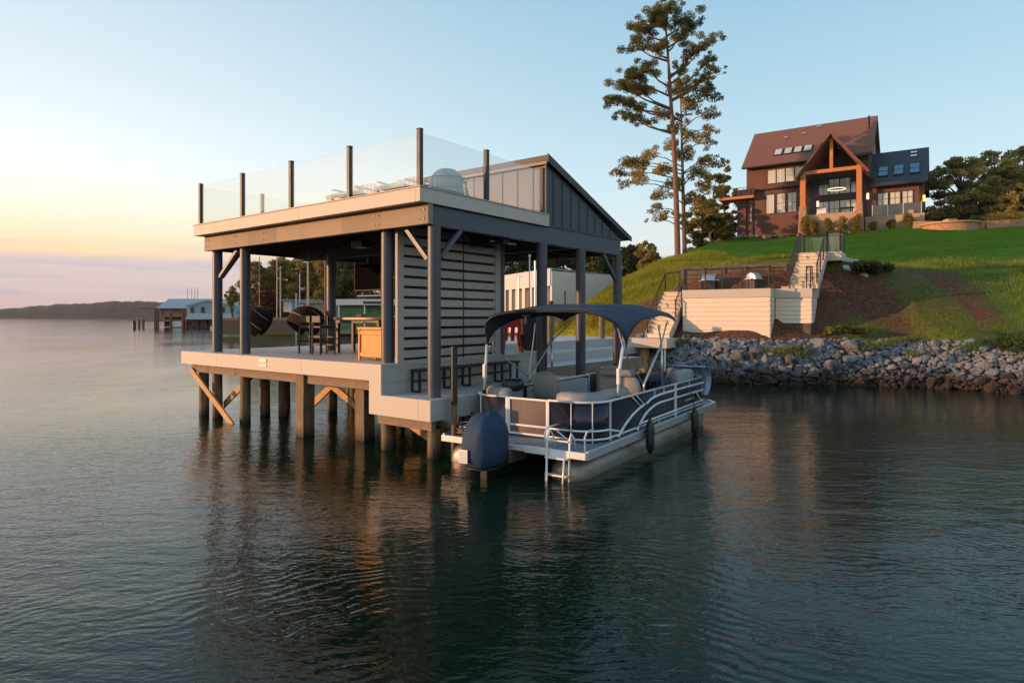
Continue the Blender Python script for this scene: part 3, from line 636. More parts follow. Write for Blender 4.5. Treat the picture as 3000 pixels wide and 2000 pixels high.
# ---- seats (rounded backrest rolls following the fence)
def roll(path, w, z0, z1, name, m):
    """upholstered backrest following a path: rounded top section"""
    sec = [(-w/2,z0),(-w/2,z1-.09),(-w/2+.035,z1-.025),(-w/2+.09,z1),(w/2-.09,z1),(w/2-.035,z1-.025),(w/2,z1-.09),(w/2,z0)]
    pts = [Vector(p) for p in path]; rows = []
    for i, p in enumerate(pts):
        d = (pts[min(i+1,len(pts)-1)]-pts[max(i-1,0)]).normalized(); nrm = Vector((-d.y, d.x, 0))
        s = 1.0 if 0 < i < len(pts)-1 else .8
        rows.append([tuple(p+nrm*(a*s)+Vector((0,0,b-(0 if s == 1 else .03)))) for a, b in sec])
    mb = MB().grid(rows); n = len(sec); mb.f.append(tuple(range(n))); mb.f.append(tuple((len(rows)-1)*n+k for k in range(n)))
    return B(mb, name, m, .012, True)
off = .19
def so_(y): return y
roll([(.98,1.02,0),(.96,.9,0),(.94,.72,0)]+[(x,y,0) for x,y,_ in arc((1.28,.72),.36,180,270,0,8)]+[(1.9,.34,0),(2.3,.34,0),(2.36,.34,0)], .26, .6, 1.34, 'backrest_cushion', 'vinyl')
roll([(.97,2.08,0),(.96,2.15,0),(.95,2.3,0)]+[(x,BWD-y,0) for x,y,_ in arc((1.25,.62),.30,180,270,0,8)]+[(1.9,2.62,0),(2.05,2.62,0),(2.1,2.62,0)], .26, .6, 1.34, 'backrest_cushion', 'vinyl')
B(MB().box(1.1,2.35,.45,1.0,.486,.86), 'bench_seat', 'vinyl2', .05)
B(MB().box(1.1,2.1,2.0,2.5,.486,.86), 'bench_seat', 'vinyl2', .05)
B(MB().ell((1.25,2.22,1.36),(.20,.20,.13),14,8,.6), 'dark_headrest', 'rubber', 0, 'all')
def captain(x, y, name, m='vinyl', s=1.0):
    t = MB(); prof = []
    rows = []
    for i, (z, w, th) in enumerate(((.95,.28,.10),(1.05,.29,.13),(1.25,.29,.13),(1.42,.24,.12),(1.50,.17,.09),(1.53,.10,.04))):
        rows.append([(x+dx*th/2-.03*(i/5), y+dy*w*s, z*s+(1-s)*.5) for dx,dy in ((-1,-.8),(-1,.8),(-.6,1),(.6,1),(1,.8),(1,-.8),(.6,-1),(-.6,-1))])
    n = 8; v = [p for r in rows for p in r]; f = [(i*n+k,i*n+(k+1)%n,(i+1)*n+(k+1)%n,(i+1)*n+k) for i in range(5) for k in range(n)]+[tuple(range(n)),tuple(5*n+k for k in range(n))]
    o = B(MB().add(v, f), name, m, .02, True)
    MB().box(x,x+.52,y-.28,y+.28,.84,.98).build('seat_cushion', M[m], o, bevel=.04, smooth=True)
    MB().tube([(x+.25,y,.486),(x+.25,y,.84)], .06, 12).build('pedestal', M['alu'], o, smooth=True)
    for sy in (-1,1): MB().box(x+.02,x+.4,y+sy*.33-.035,y+sy*.33+.035,1.06,1.12).build('armrest', M[m], o, bevel=.02, smooth=True)
    return o
captain(2.62, 2.26, 'seat', 'vinyl'); captain(3.40, 1.05, 'captain_seat', 'vinyl2', 1.12); captain(3.2, .62, 'seat', 'vinyl', .95)
B(MB().box(3.05,3.25,.45,1.25,1.45,1.60), 'arch_cushion', 'vinyl', .05, True)
# console
cs = B(MB().add([(x,y,z) for y in (.35,1.15) for x,z in ((4.45,.486),(5.1,.486),(5.05,1.30),(4.75,1.38),(4.45,1.18))], [(0,1,2,3,4),(9,8,7,6,5)]+[(i,(i+1)%5,5+(i+1)%5,5+i) for i in range(5)]), 'helm_console', 'panelnavy', .03, True)
MB().tube([(4.33+.10*math.cos(t)*.5,.75+.18*math.sin(t),1.24+.18*math.cos(t)) for t in np.linspace(0,2*math.pi,21)[:-1]], .014, 6, closed=True).build('steering_wheel', M['rubber'], cs, smooth='all')
MB().box(4.92,4.94,.38,1.12,1.33,1.62).build('windscreen', M['glass'], cs)
MB().box(4.47,4.60,.48,1.02,1.20,1.26).build('dashboard', M['black'], cs, bevel=.01)
roll([(6.55,.40,0),(6.2,.38,0),(5.6,.38,0),(5.25,.38,0)], .26, .6, 1.42, 'bow_backrest', 'vinyl')
roll([(6.72,1.02,0),(6.72,.9,0),(6.72,.6,0),(6.68,.45,0)], .24, .6, 1.40, 'bow_backrest', 'vinyl')
roll([(6.6,2.58,0),(6.2,2.6,0),(5.95,2.6,0)], .24, .6, 1.38, 'bow_backrest', 'vinyl2')
B(MB().box(5.1,6.6,.5,1.0,.486,.86), 'bow_seat', 'vinyl2', .05); B(MB().box(5.8,6.6,2.0,2.5,.486,.86), 'bow_seat', 'vinyl2', .05)
B(MB().ell((2.9,1.9,1.06),(.3,.3,.03),20,6,.7), 'table_top', 'vinyl2', 0, 'all'); B(MB().tube([(2.9,1.9,.486),(2.9,1.9,1.05)], .03, 10), 'table_pedestal', 'alu', 0, True)
# ---- bimini top
def cpt(s, t):
    """s 0 stern..1 bow, t -1..1 across"""
    tip = max(0, 1-abs(s)/.42)**2.2
    pm = R(70+20*tip-14*max(0, s-.45)/.55+10*max(0,1-(1-s)/.22)**1.3)
    ph = t*pm; zr = 2.79+.19*math.sin(math.pi*min(1, s*.80+.06))
    e0 = 1.26+.38*abs(t)**3-.24*t; e1 = 4.84-.14*abs(t)**4-.12*t
    a = e0+(e1-e0)*s
    y = 1.52+1.42*math.copysign(abs(math.sin(ph))**.52, ph); z = zr-.72*(1-max(0, math.cos(ph))**.52)
    sag = -.02*math.sin(math.pi*((s*3) % 1))*(1-abs(t)*.5)
    return (a, y, z+sag)
cv = MB().grid([[cpt(i/30, -1+2*j/36) for j in range(37)] for i in range(31)])
bim = B(cv, 'bimini_top', 'canvas', 0, 'all', solid=.012)
for s, n_ in ((.005,'front'),(.33,''),(.66,''),(.985,'')):
    MB().tube([tuple(Vector(cpt(s, t))-Vector((0,0,.03))) for t in np.linspace(-.96,.96,25)], .016, 8).build('bow_tube', M['bronze'], bim, smooth='all')
for sy in (0, 1):
    fy = (lambda y: BWD-y) if sy else (lambda y: y)
    c0 = cpt(.005, -1)
    q0 = .5*sy
    B(MB().tube([(1.60-q0,fy(.14),1.19),(1.66-q0,fy(.14),1.70),(1.80-q0,fy(.13-.06*sy),2.13)], .028, 8), 'bimini_leg', 'whitealu', 0, 'all')
    B(MB().box(1.59-q0,1.67-q0,fy(.14)-.03,fy(.14)+.03,1.45,1.75), 'leg_sleeve', 'whitealu', .01)
    B(MB().box(1.56-q0,1.64-q0,fy(.14)-.03,fy(.14)+.03,1.17,1.24), 'leg_foot', 'rubber', .01)
    B(MB().tube([(2.84,fy(.13),1.22),(2.84,fy(.13),1.36),(3.82,fy(.13),2.12)], .024, 8), 'bimini_leg', 'alu', 0, 'all')
    B(MB().tube([(3.86,fy(.13),1.22),(3.82,fy(.13),2.14)], .026, 8), 'bimini_leg', 'alu', 0, 'all')
    B(MB().tube([(3.82,fy(.13),2.12),(3.72,fy(.16),2.50)], .018, 8), 'bimini_strut', 'alu', 0)
    B(MB().tube([(3.82,fy(.13),2.12),(4.55,fy(.28),2.55)], .018, 8), 'bimini_strut', 'alu', 0)
    B(MB().tube([(1.80-q0,fy(.14),2.10),(2.80,fy(.14),1.36)], .016, 8), 'bimini_strut', 'alu', 0)
    B(MB().tube([(2.80,fy(.14),1.36),(2.9,fy(.25),2.55)], .014, 8) if sy else MB().tube([(1.84,fy(.14),2.10),(1.95,fy(.3),2.5)], .014, 8), 'bimini_strut', 'alu', 0)
B(MB().tube([(2.2,2.42,2.86),(2.2,2.42,3.95)], .014, 8).ell((2.2,2.42,3.97),(.03,.03,.04),10,6), 'stern_light_pole', 'white', 0, 'all')
B(MB().box(1.95,2.0,2.3,2.45,2.70,2.73).box(1.96,1.99,2.36,2.40,2.55,2.70), 'cup_hook', 'whitealu', .003)
# ---- outboard motor
random.seed(5); cw = MB(); rows = []
for z, x0, x1, w in ((.16,-.78,-.14,.24),(.26,-.90,-.10,.30),(.50,-.93,-.07,.335),(.76,-.90,-.08,.33),(.95,-.80,-.14,.28),(1.06,-.66,-.22,.18),(1.09,-.56,-.32,.08)):
    cx, hx = (x0+x1)/2, (x1-x0)/2; row = []
    for k in range(24):
        t = 2*math.pi*k/24; c, s = math.cos(t), math.sin(t)
        f = 1+.035*math.sin(4*t+z*7)+.022*math.sin(9*t-z*5)+.012*math.sin(17*t+z*9)
        row.append((cx+hx*f*math.copysign(abs(c)**.62, c), 1.62+.90*w*f*math.copysign(abs(s)**.62, s), z+.015*math.sin(3*t)))
    rows.append(row)
n = 24; v = [p for r in rows for p in r]
cw.add(v, [(i*n+k,i*n+(k+1)%n,(i+1)*n+(k+1)%n,(i+1)*n+k) for i in range(len(rows)-1) for k in range(n)]+[tuple(range(n)),tuple((len(rows)-1)*n+k for k in range(n))])
mo = B(cw, 'outboard_motor', 'motorcover', 0, 'all')
sb = mo.modifiers.new('sub', 'SUBSURF'); sb.levels = 1; sb.render_levels = 2
MB().box(-.952,-.944,1.66,1.84,.30,.52).build('label_sticker', M['white'], mo)
MB().tube([(p[0]*1.0-.0, p[1], .19) for p in [( -.46+.37*math.copysign(abs(math.cos(t))**.62,math.cos(t)), 1.62+.262*math.copysign(abs(math.sin(t))**.62,math.sin(t))) for t in np.linspace(0,2*math.pi,33)[:-1]]], .014, 6, closed=True).build('cover_hem', M['rubber'], mo, smooth='all')
l2 = MB()
for k in range(5): l2.box(-.9565,-.9525,1.68,1.82,.33+k*.035,.337+k*.035)
l2.build('sticker_text', M['greycloth'], mo)
MB().box(-.58,-.22,1.53,1.67,-.7,.18).box(-.75,-.15,1.45,1.75,-.12,-.10).build('lower_unit', M['black'], mo, bevel=.03)
MB().box(-.26,.0,1.48,1.72,.12,.38).build('bracket', M['black'], mo, bevel=.02)
# stern cleat / battery clutter on the port swim deck
cl = thing('rope_coil', 'tangled heap of dark mooring rope and small gear on the port stern corner', 'rope', BW(.28,2.55,.49), BOAT_ROT)
tp_ = []; rr = random.Random(4)
for i in range(120): 
    t = i*.42; tp_.append((.17*math.cos(t)*(1+.3*rr.random()), .24*math.sin(t)*(1+.3*rr.random()), .03+.20*rr.random()*(1-abs(i-60)/90)))
MB().tube(tp_, .013, 6).build('rope', M['rubber'], cl, smooth='all')
MB().tube([(p[0]*.8,p[1]*.8,p[2]+.03) for p in tp_[::3]], .010, 6).build('chain', M['alu'], cl, smooth='all')
MB().tube([(.05,-.1,.0),(.05,-.1,.35),(.02,-.02,.42)], .03, 8).build('small_anchor', M['black'], cl, smooth='all')
# fenders hanging from the rail
def fender(x, label, zt, zc):
    t = thing('boat_fender', label, 'fender', BW(x,-.135,zc), BOAT_ROT, 'black fenders hanging along the boat side')
    MB().lathe((0,0,0), [(.02,-.34),(.03,-.31),(.05,-.28),(.078,-.23),(.085,-.1),(.085,.12),(.075,.22),(.045,.27),(.03,.32),(.02,.34)], 18).build('fender_body', M['rubber'], t, smooth='all')
    MB().tube([(0,0,.30),(0,.09,zt-zc-.1),(0,.22,zt-zc)], .012, 6).build('rope', M['rubber'], t)
    return t
fender(2.48, 'long black fender hanging amidships from the boat rail, nearer the ladder', .60, .40); fender(5.25, 'long black fender hanging from the rail near the bow', 1.07, .30)
# towel over the bow corner
tw = []
for i in range(15):
    s = i/14; row = []
    for j in range(17):
        t = j/16; ang = R(100+190*t*0)
        # runs from seat top over the rail and down the outside
        ln = s*1.25
        if ln < .35: px, pz = 6.55+ln*.94, 1.45-.02*abs(ln-.2)
        else: px, pz = 6.88+.34*math.sin(math.pi*min(1,(ln-.35)/.95))**.75, 1.43-(ln-.35)*.80
        rip = .028*math.sin(t*17+s*2)*min(1, s*2)+.012*math.sin(t*31)
        row.append((px+rip+.02, .04+t*.85*(1-.35*s)+.05*s, pz+.006*math.sin(t*9)))
    tw.append(row)
MB().grid(tw).build('beach_towel', M['towel'], None, smooth='all', solid=.012, loc=BW(0,0,0), rotz=BOAT_ROT, label='pale blue towel draped over the seat and rail at the bow corner', cat='towel')
# ============================================================ TERRAIN
ctrl = []
def cp(x, y, z): ctrl.append((x, y, z))
for x,y,z in [(2.5,33,1.0),(5.0,30.4,1.5),(7.3,28.0,1.75),(9.7,27.4,1.80),(11.2,27.0,1.95),(13.4,26.6,1.9),(16,26.0,1.72),(19,24.2,1.64),(24,20.5,1.6),(32,14,1.6),(45,6,1.6),
    (5,38,3.7),(6.9,40,4.95),(10.4,46,6.6),(14.5,54,7.75),(9.5,60,1.8),(6,52,1.3),(3.6,48,1.2),(2,44,1.0),(2.5,38,1.6),(12,66,4.5),(16,66,8.2),(0,75,1.4),(-10,80,1.5),
    (13.4,42,6.22),(15.4,36,5.62),(13.4,50,7.16),(18.7,50,8.23),(20.3,62,10.0),(24,66,10.7),(28,62,10.6),(34,58,10.55),(33.7,56,10.4),(37,51,9.6),(42,50,9.85),(50,48,9.9),(60,45,10),(50,62,10.6),(45,70,11),(30,80,11),(20,85,8),(60,80,11),
    (17.6,33.5,5.12),(19.4,33,5.25),(21.6,30.3,4.75),(23.2,29.2,4.55),(27,27,4.4),(35,20,4.2),(45,14,4.2),(24,40,7.0),(30,40,7.4),(38,34,6.9),(28,50,8.9),(60,30,7),
    (-25,100,3.2),(-35,105,3.2),(-45,112,2.8),(-60,118,2.5),(-20,90,2.0),(-30,125,5),(0,110,4),(20,110,6),(-60,140,5),(40,120,9),(80,100,11),(80,60,9)]: cp(x,y,z)
for a, b, z in [(.4,.6,2.15),(1.5,-.1,2.0),(3.2,-.1,2.0),(4.2,.7,2.55),(5.2,.75,2.72),(5.7,1.8,3.5),(5.7,3.2,4.6),(6.0,4.8,5.35),(.2,3.25,4.9),(2,3.3,5.1),(3.6,3.4,5.05),(-.8,3.0,4.3),(-1.8,1.6,3.0),(-2.3,0,1.9),(-1.6,2.4,3.5),(4.6,5.2,5.55),(2,6,5.6),(-.5,5.5,4.9),(7,1.5,2.9),(8,3,3.6),(9,1,2.3)]:
    p = SW(a,b); cp(p[0],p[1],z)
for a, b, z in [(0,-1.5,10.7),(3,-1.5,10.5),(6,-5,10.05),(9,-5,10.0),(11,-4.5,10.1),(15,-3.5,10.3),(8,-8,9.4),(2,-5,9.7)]:
    p = HW(a,b); cp(p[0],p[1],z)
shore = [(60,-6),(45,3),(33,10.5),(24,17.4),(19,21.3),(17.4,22.8),(15.8,24.3),(13,25.1),(10.6,25.3),(8.9,25.6),(7.1,26.2),(5.6,27.6),(3.0,30.5),(.6,33),(-1,38),(-3,46),(-9,58),(-18,76),(-30,90),(-46,100),(-70,108)]
for x,y in shore: cp(x,y,-.10)
shw = [(50,-12),(30,6),(20,16),(14,21),(8,22.5),(3,26),(-3,33),(-7,46),(-18,66),(-36,82),(-60,95),(-80,95),(0,10),(-20,30)]
for x,y in shw: cp(x,y,-1.2)
C = np.array(ctrl); XY = C[:, :2]; n = len(C)
CREST = [(5.9,29.7),(7.4,28.1),(9.2,27.1),(11.0,26.7),(13.3,26.5),(16.4,25.9),(18.4,24.4),(20.4,22.9),(25.2,19.2),(34.2,12.2),(60,-6)]
def tps(r2): return np.where(r2 > 0, r2*np.log(r2+1e-12), 0)
d2 = ((XY[:,None]-XY[None])**2).sum(-1); A = np.zeros((n+3,n+3)); A[:n,:n] = tps(d2)+np.eye(n)*1.5; A[:n,n] = 1; A[:n,n+1:] = XY; A[n,:n] = 1; A[n+1:,:n] = XY.T
W = np.linalg.solve(A, np.concatenate([C[:,2], [0,0,0]]))
def vnoise(x, y, s, seed=0):
    xs, ys = x/s+seed*17.3, y/s+seed*9.1; xi, yi = np.floor(xs), np.floor(ys); fx, fy = xs-xi, ys-yi; fx = fx*fx*(3-2*fx); fy = fy*fy*(3-2*fy)
    def h(a, b): v = np.sin(a*127.1+b*311.7+seed*3.7)*43758.5453; return v-np.floor(v)
    return (h(xi,yi)*(1-fx)+h(xi+1,yi)*fx)*(1-fy)+(h(xi,yi+1)*(1-fx)+h(xi+1,yi+1)*fx)*fy
def terr(x, y, rough=True):
    x = np.atleast_1d(np.asarray(x, float)); y = np.atleast_1d(np.asarray(y, float)); z = np.zeros_like(x)
    for i in range(0, len(x), 20000):
        q = np.stack([x[i:i+20000], y[i:i+20000]], 1); k = tps(((q[:,None]-XY[None])**2).sum(-1)); z[i:i+20000] = k@W[:n]+W[n]+q@W[n+1:]
    if rough: z = z+(vnoise(x,y,1.3,1)-.5)*.10*np.clip(1-(z-5)/2,.2,1)+(vnoise(x,y,.45,2)-.5)*.05*np.clip(1-(z-5)/2,0.1,1)
    z = np.minimum(z, 13)
    # keep the bank below the revetment crest and the far left shore low
    cx = np.array([-8,2.0,4.5]+[p[0] for p in CREST]); cy = np.array([60,38,32]+[p[1] for p in CREST])
    yc = np.interp(x, cx, cy); dd = yc-y
    z = np.where(x > -8, np.minimum(z, np.where(dd > 0, 1.50-1.25*dd, 1.60-1.15*dd)), z)
    ysh = np.interp(x, [-50,-40,-18,-8], [98,94,90,58]); z = np.where(x < -8, np.minimum(np.minimum(z, 2.6), (y-ysh)*.45-.3), z); z = np.where(x < -40, np.minimum(z, 2.2+(x+44)*.7), z)
    return z
def tz(x, y): return float(terr([x],[y],False)[0])
def zones(x, y, z):
    """dirt, rough-grass and yellow-grass weights of the real ground cover"""
    a = (x-SO_[0])*.831+(y-SO_[1])*-.556; b = (x-SO_[0])*.556+(y-SO_[1])*.831
    nz = vnoise(x,y,1.6,5)*.6+vnoise(x,y,.6,6)*.4
    # bare bank to the right of the stairs, fading into grass
    bank = np.clip((5.1+nz*.5-z)/.5,0,1)*np.clip((b+1.2)/.6,0,1)
    far = np.clip((a-9.3-nz*4+(z-2.5)*.9)/2.5,0,1)
    tuft = (vnoise(x,y,2.4,9) > .62)*np.clip((a-6)/3,0,1)
    lowg = np.clip((vnoise(x,y,1.7,12)-.45)*4,0,1)*np.clip((2.9-z)/.6,0,1)*(a > 5.5)
    dirt = bank*(1-.85*np.clip(far,0,1))*(1-.45*tuft)*(1-.5*lowg)
    leftb = np.clip((1.6+nz*1.2-np.abs(a+1.9))/.8,0,1)*np.clip((3.6-b)/.8,0,1)*(b > -1)*(x < 9)
    dirt = dirt*(a > -1.5); dirt = np.maximum(dirt, leftb*.9)
    straw = np.clip((4.3-z)/.6,0,1)*far*np.clip((vnoise(x,y,3.1,21)-.35)*3,0,1)
    rough = np.clip((5.6+nz*.6-z)/.6,0,1)*(1-dirt)*(z > 1.35); dirt = np.where((z < 1.45)&(x > 4), .9, dirt)
    yel = np.clip((15.5-x+nz*2-(y-40)*.12*0)/4,0,1)*(y > 31)*(x > -3)
    dirt = dirt*(y < 44)*(x > 4.5)*np.clip((12-a+nz*2)/2,0,1)
    return np.clip(dirt,0,1), np.clip(rough,0,1), yel, straw
def grid_axis(segs):
    out = []
    for a, b, s in segs: out += list(np.arange(a, b, s))
    return np.array(out+[segs[-1][1]])
gx = grid_axis([(-80,-4,2.5),(-4,3,.5),(3,26,.16),(26,60,.7),(60,110,4)]); gy = grid_axis([(-12,14,1.2),(14,22,.4),(22,42,.16),(42,72,.5),(72,150,3)])
X, Yg = np.meshgrid(gx, gy); xf, yf = X.ravel(), Yg.ravel(); zf = terr(xf, yf)
nx, ny = len(gx), len(gy)
me = bpy.data.meshes.new('hillside')
idx = np.arange(nx*ny).reshape(ny, nx); qd = np.stack([idx[:-1,:-1],idx[:-1,1:],idx[1:,1:],idx[1:,:-1]],-1).reshape(-1,4)
qd = qd[(zf[qd].max(1) > -.9)]
def fastmesh(me, co, faces):
    me.vertices.add(len(co)); me.vertices.foreach_set('co', np.asarray(co, np.float32).ravel())
    k = faces.shape[1]; me.loops.add(faces.size); me.loops.foreach_set('vertex_index', faces.astype(np.int32).ravel())
    me.polygons.add(len(faces)); me.polygons.foreach_set('loop_start', np.arange(0, faces.size, k, dtype=np.int32)); me.polygons.foreach_set('loop_total', np.full(len(faces), k, np.int32))
    me.update(calc_edges=True); me.validate()
fastmesh(me, np.stack([xf,yf,zf],1), qd); me.polygons.foreach_set('use_smooth', [True]*len(me.polygons))
dz, rz, yz, sz = zones(xf, yf, zf)
at_ = me.color_attributes.new('cover', 'FLOAT_COLOR', 'POINT'); at_.data.foreach_set('color', np.stack([dz,rz,yz,sz],1).astype(np.float32).ravel())
hill = bpy.data.objects.new('hillside', me); COL.objects.link(hill); hill['kind'] = 'structure'
def hillmat():
    m, n, l, b = newmat('hill ground'); at = n.new('ShaderNodeVertexColor'); at.layer_name = 'cover'; sp = n.new('ShaderNodeSeparateColor'); l.new(at.outputs[0], sp.inputs[0])
    g = n.new('ShaderNodeNewGeometry')
    def noise(sc, d=6): q = n.new('ShaderNodeTexNoise'); q.inputs['Scale'].default_value = sc; q.inputs['Detail'].default_value = d; l.new(g.outputs['Position'], q.inputs['Vector']); return q
    def ramp(src, a, b_, p=(.35,.65)): r = n.new('ShaderNodeValToRGB'); r.color_ramp.elements[0].position, r.color_ramp.elements[1].position = p; r.color_ramp.elements[0].color = (*a,1); r.color_ramp.elements[1].color = (*b_,1); l.new(src.outputs[0], r.inputs[0]); return r
    def mix(f, a, c): x = n.new('ShaderNodeMix'); x.data_type = 'RGBA'; l.new(f, x.inputs[0]); l.new(a, x.inputs[6]); l.new(c, x.inputs[7]); return x.outputs[2]
    n1, n2, n3 = noise(1.2), noise(9), noise(45, 3)
    lawn = ramp(n1, (.030,.125,.006), (.058,.185,.012)); rough = ramp(n2, (.09,.14,.018), (.18,.22,.035)); yel = ramp(n2, (.17,.20,.010), (.30,.29,.022)); dirt = ramp(n2, (.075,.038,.023), (.165,.088,.052)); straw = ramp(n2, (.16,.115,.085), (.26,.20,.145))
    n4 = noise(.32, 5); lawn2 = ramp(n4, (.85,.80,.7), (1.25,1.12,1.0), (.38,.62)); ml = n.new('ShaderNodeMix'); ml.data_type = 'RGBA'; ml.blend_type = 'MULTIPLY'; ml.inputs[0].default_value = 1; l.new(lawn.outputs[0], ml.inputs[6]); l.new(lawn2.outputs[0], ml.inputs[7])
    c = mix(sp.outputs[2], ml.outputs[2], yel.outputs[0]); c = mix(sp.outputs[1], c, rough.outputs[0]) if False else c
    x = n.new('ShaderNodeMath'); x.operation = 'MULTIPLY'; x.inputs[1].default_value = .8; l.new(sp.outputs[1], x.inputs[0])
    y = n.new('ShaderNodeMath'); y.operation = 'SUBTRACT'; y.use_clamp = True; l.new(x.outputs[0], y.inputs[0]); l.new(sp.outputs[2], y.inputs[1])
    c = mix(y.outputs[0], c, rough.outputs[0]); c = mix(at.outputs['Alpha'], c, straw.outputs[0]); c = mix(sp.outputs[0], c, dirt.outputs[0])
    l.new(c, b.inputs['Base Color']); b.inputs['Roughness'].default_value = .95; b.inputs['Specular IOR Level'].default_value = .15
    bp = n.new('ShaderNodeBump'); bp.inputs['Strength'].default_value = .8; bp.inputs['Distance'].default_value = .05; l.new(n3.outputs[0], bp.inputs['Height']); l.new(bp.outputs[0], b.inputs['Normal'])
    return m
me.materials.append(hillmat())
# ---- water
def watermat():
    m, n, l, b = newmat('lake water'); b.inputs['Base Color'].default_value = (.004,.014,.007,1); b.inputs['Roughness'].default_value = .045; b.inputs['IOR'].default_value = 1.333; b.inputs['Specular IOR Level'].default_value = .5
    g = n.new('ShaderNodeNewGeometry')
    def wave(scale, sx, sy, rot, det=3, dist=.0):
        mp = n.new('ShaderNodeMapping'); mp.inputs['Rotation'].default_value = (0,0,R(rot)); mp.inputs['Scale'].default_value = (sx,sy,1); l.new(g.outputs['Position'], mp.inputs[0])
        q = n.new('ShaderNodeTexNoise'); q.inputs['Scale'].default_value = scale; q.inputs['Detail'].default_value = det; q.inputs['Roughness'].default_value = .5; q.inputs['Distortion'].default_value = dist; l.new(mp.outputs[0], q.inputs['Vector']); return q
    def cal(rough_src): pass
    w1 = wave(1.0, .28, 1.0, 24, 2, .3); w2 = wave(5.2, .42, 1.0, 33, 3, .5); w3 = wave(20, .5, 1.0, 18, 3, .3)
    patch = wave(.11, 1, .6, 0, 3); pr = n.new('ShaderNodeMapRange'); pr.inputs[1].default_value = .35; pr.inputs[2].default_value = .62; pr.inputs[3].default_value = .35; pr.inputs[4].default_value = 1.25; l.new(patch.outputs[0], pr.inputs[0])
    def mul(a, k): q = n.new('ShaderNodeMath'); q.operation = 'MULTIPLY'; q.inputs[1].default_value = k; l.new(a, q.inputs[0]); return q.outputs[0]
    def add(a, c): q = n.new('ShaderNodeMath'); q.operation = 'ADD'; l.new(a, q.inputs[0]); l.new(c, q.inputs[1]); return q.outputs[0]
    h = add(mul(w1.outputs[0], .028), add(mul(w2.outputs[0], .0165), mul(w3.outputs[0], .0068)))
    q = n.new('ShaderNodeMath'); q.operation = 'MULTIPLY'; l.new(h, q.inputs[0]); l.new(pr.outputs[0], q.inputs[1])
    fd = n.new('ShaderNodeVectorMath'); fd.operation = 'DISTANCE'; fd.inputs[1].default_value = (3,6,0); l.new(g.outputs['Position'], fd.inputs[0])
    fm_ = n.new('ShaderNodeMapRange'); fm_.interpolation_type = 'SMOOTHSTEP'; fm_.inputs[1].default_value = 8; fm_.inputs[2].default_value = 34; fm_.inputs[3].default_value = 1; fm_.inputs[4].default_value = .5; l.new(fd.outputs['Value'], fm_.inputs[0])
    qf = n.new('ShaderNodeMath'); qf.operation = 'MULTIPLY'; l.new(q.outputs[0], qf.inputs[0]); l.new(fm_.outputs[0], qf.inputs[1]); q = qf
    # rings of small ripples spreading over the open water in front of the dock
    dv = n.new('ShaderNodeVectorMath'); dv.operation = 'DISTANCE'; dv.inputs[1].default_value = (.6,1.5,0); l.new(g.outputs['Position'], dv.inputs[0])
    nn = wave(.55, 1, 1, 0, 3); ph = n.new('ShaderNodeMath'); ph.operation = 'MULTIPLY_ADD'; ph.inputs[1].default_value = 36; l.new(dv.outputs['Value'], ph.inputs[0]); l.new(mul(nn.outputs[0], 70), ph.inputs[2])
    sn = n.new('ShaderNodeMath'); sn.operation = 'SINE'; l.new(ph.outputs[0], sn.inputs[0])
    en = n.new('ShaderNodeMapRange'); en.interpolation_type = 'SMOOTHSTEP'; en.inputs[1].default_value = 13; en.inputs[2].default_value = 3; en.inputs[3].default_value = 0; en.inputs[4].default_value = .0017; l.new(dv.outputs['Value'], en.inputs[0])
    pt = wave(.5, 1, 1, 40, 2); pm = n.new('ShaderNodeMapRange'); pm.inputs[1].default_value = .42; pm.inputs[2].default_value = .6; l.new(pt.outputs[0], pm.inputs[0])
    e2_ = n.new('ShaderNodeMath'); e2_.operation = 'MULTIPLY'; l.new(en.outputs[0], e2_.inputs[0]); l.new(pm.outputs[0], e2_.inputs[1])
    e3_ = n.new('ShaderNodeMath'); e3_.operation = 'MULTIPLY'; l.new(sn.outputs[0], e3_.inputs[0]); l.new(e2_.outputs[0], e3_.inputs[1])
    q2_ = n.new('ShaderNodeMath'); q2_.operation = 'ADD'; l.new(q.outputs[0], q2_.inputs[0]); l.new(e3_.outputs[0], q2_.inputs[1]); q = q2_
    bp = n.new('ShaderNodeBump'); bp.inputs['Strength'].default_value = 1; bp.inputs['Distance'].default_value = 1.0; l.new(q.outputs[0], bp.inputs['Height']); l.new(bp.outputs[0], b.inputs['Normal'])
    return m
wm = MB().box(-4500,4500,-60,7000,-.001,0) if False else MB().add([(-5000,-80,0),(5000,-80,0),(5000,8000,0),(-5000,8000,0)], [(0,1,2,3)])
wat = wm.build('water', watermat(), kind='structure')
MB().add([(-300,-80,-1.6),(300,-80,-1.6),(300,300,-1.6),(-300,300,-1.6)], [(0,1,2,3)]).build('lake_bed', M['joist'], kind='structure')
M['siding'] = mat('cream lap siding', (.76,.66,.52), .6, var=.06, scale=3, bump=.15, stretch=(1,1,6))
M['tread'] = mat('cream composite tread', (.66,.52,.33), .55, var=.06, scale=4)
M['oldwood'] = mat('weathered retaining timber', (.115,.09,.065), .85, var=.45, scale=5, bump=.8, stretch=(1,1,6))
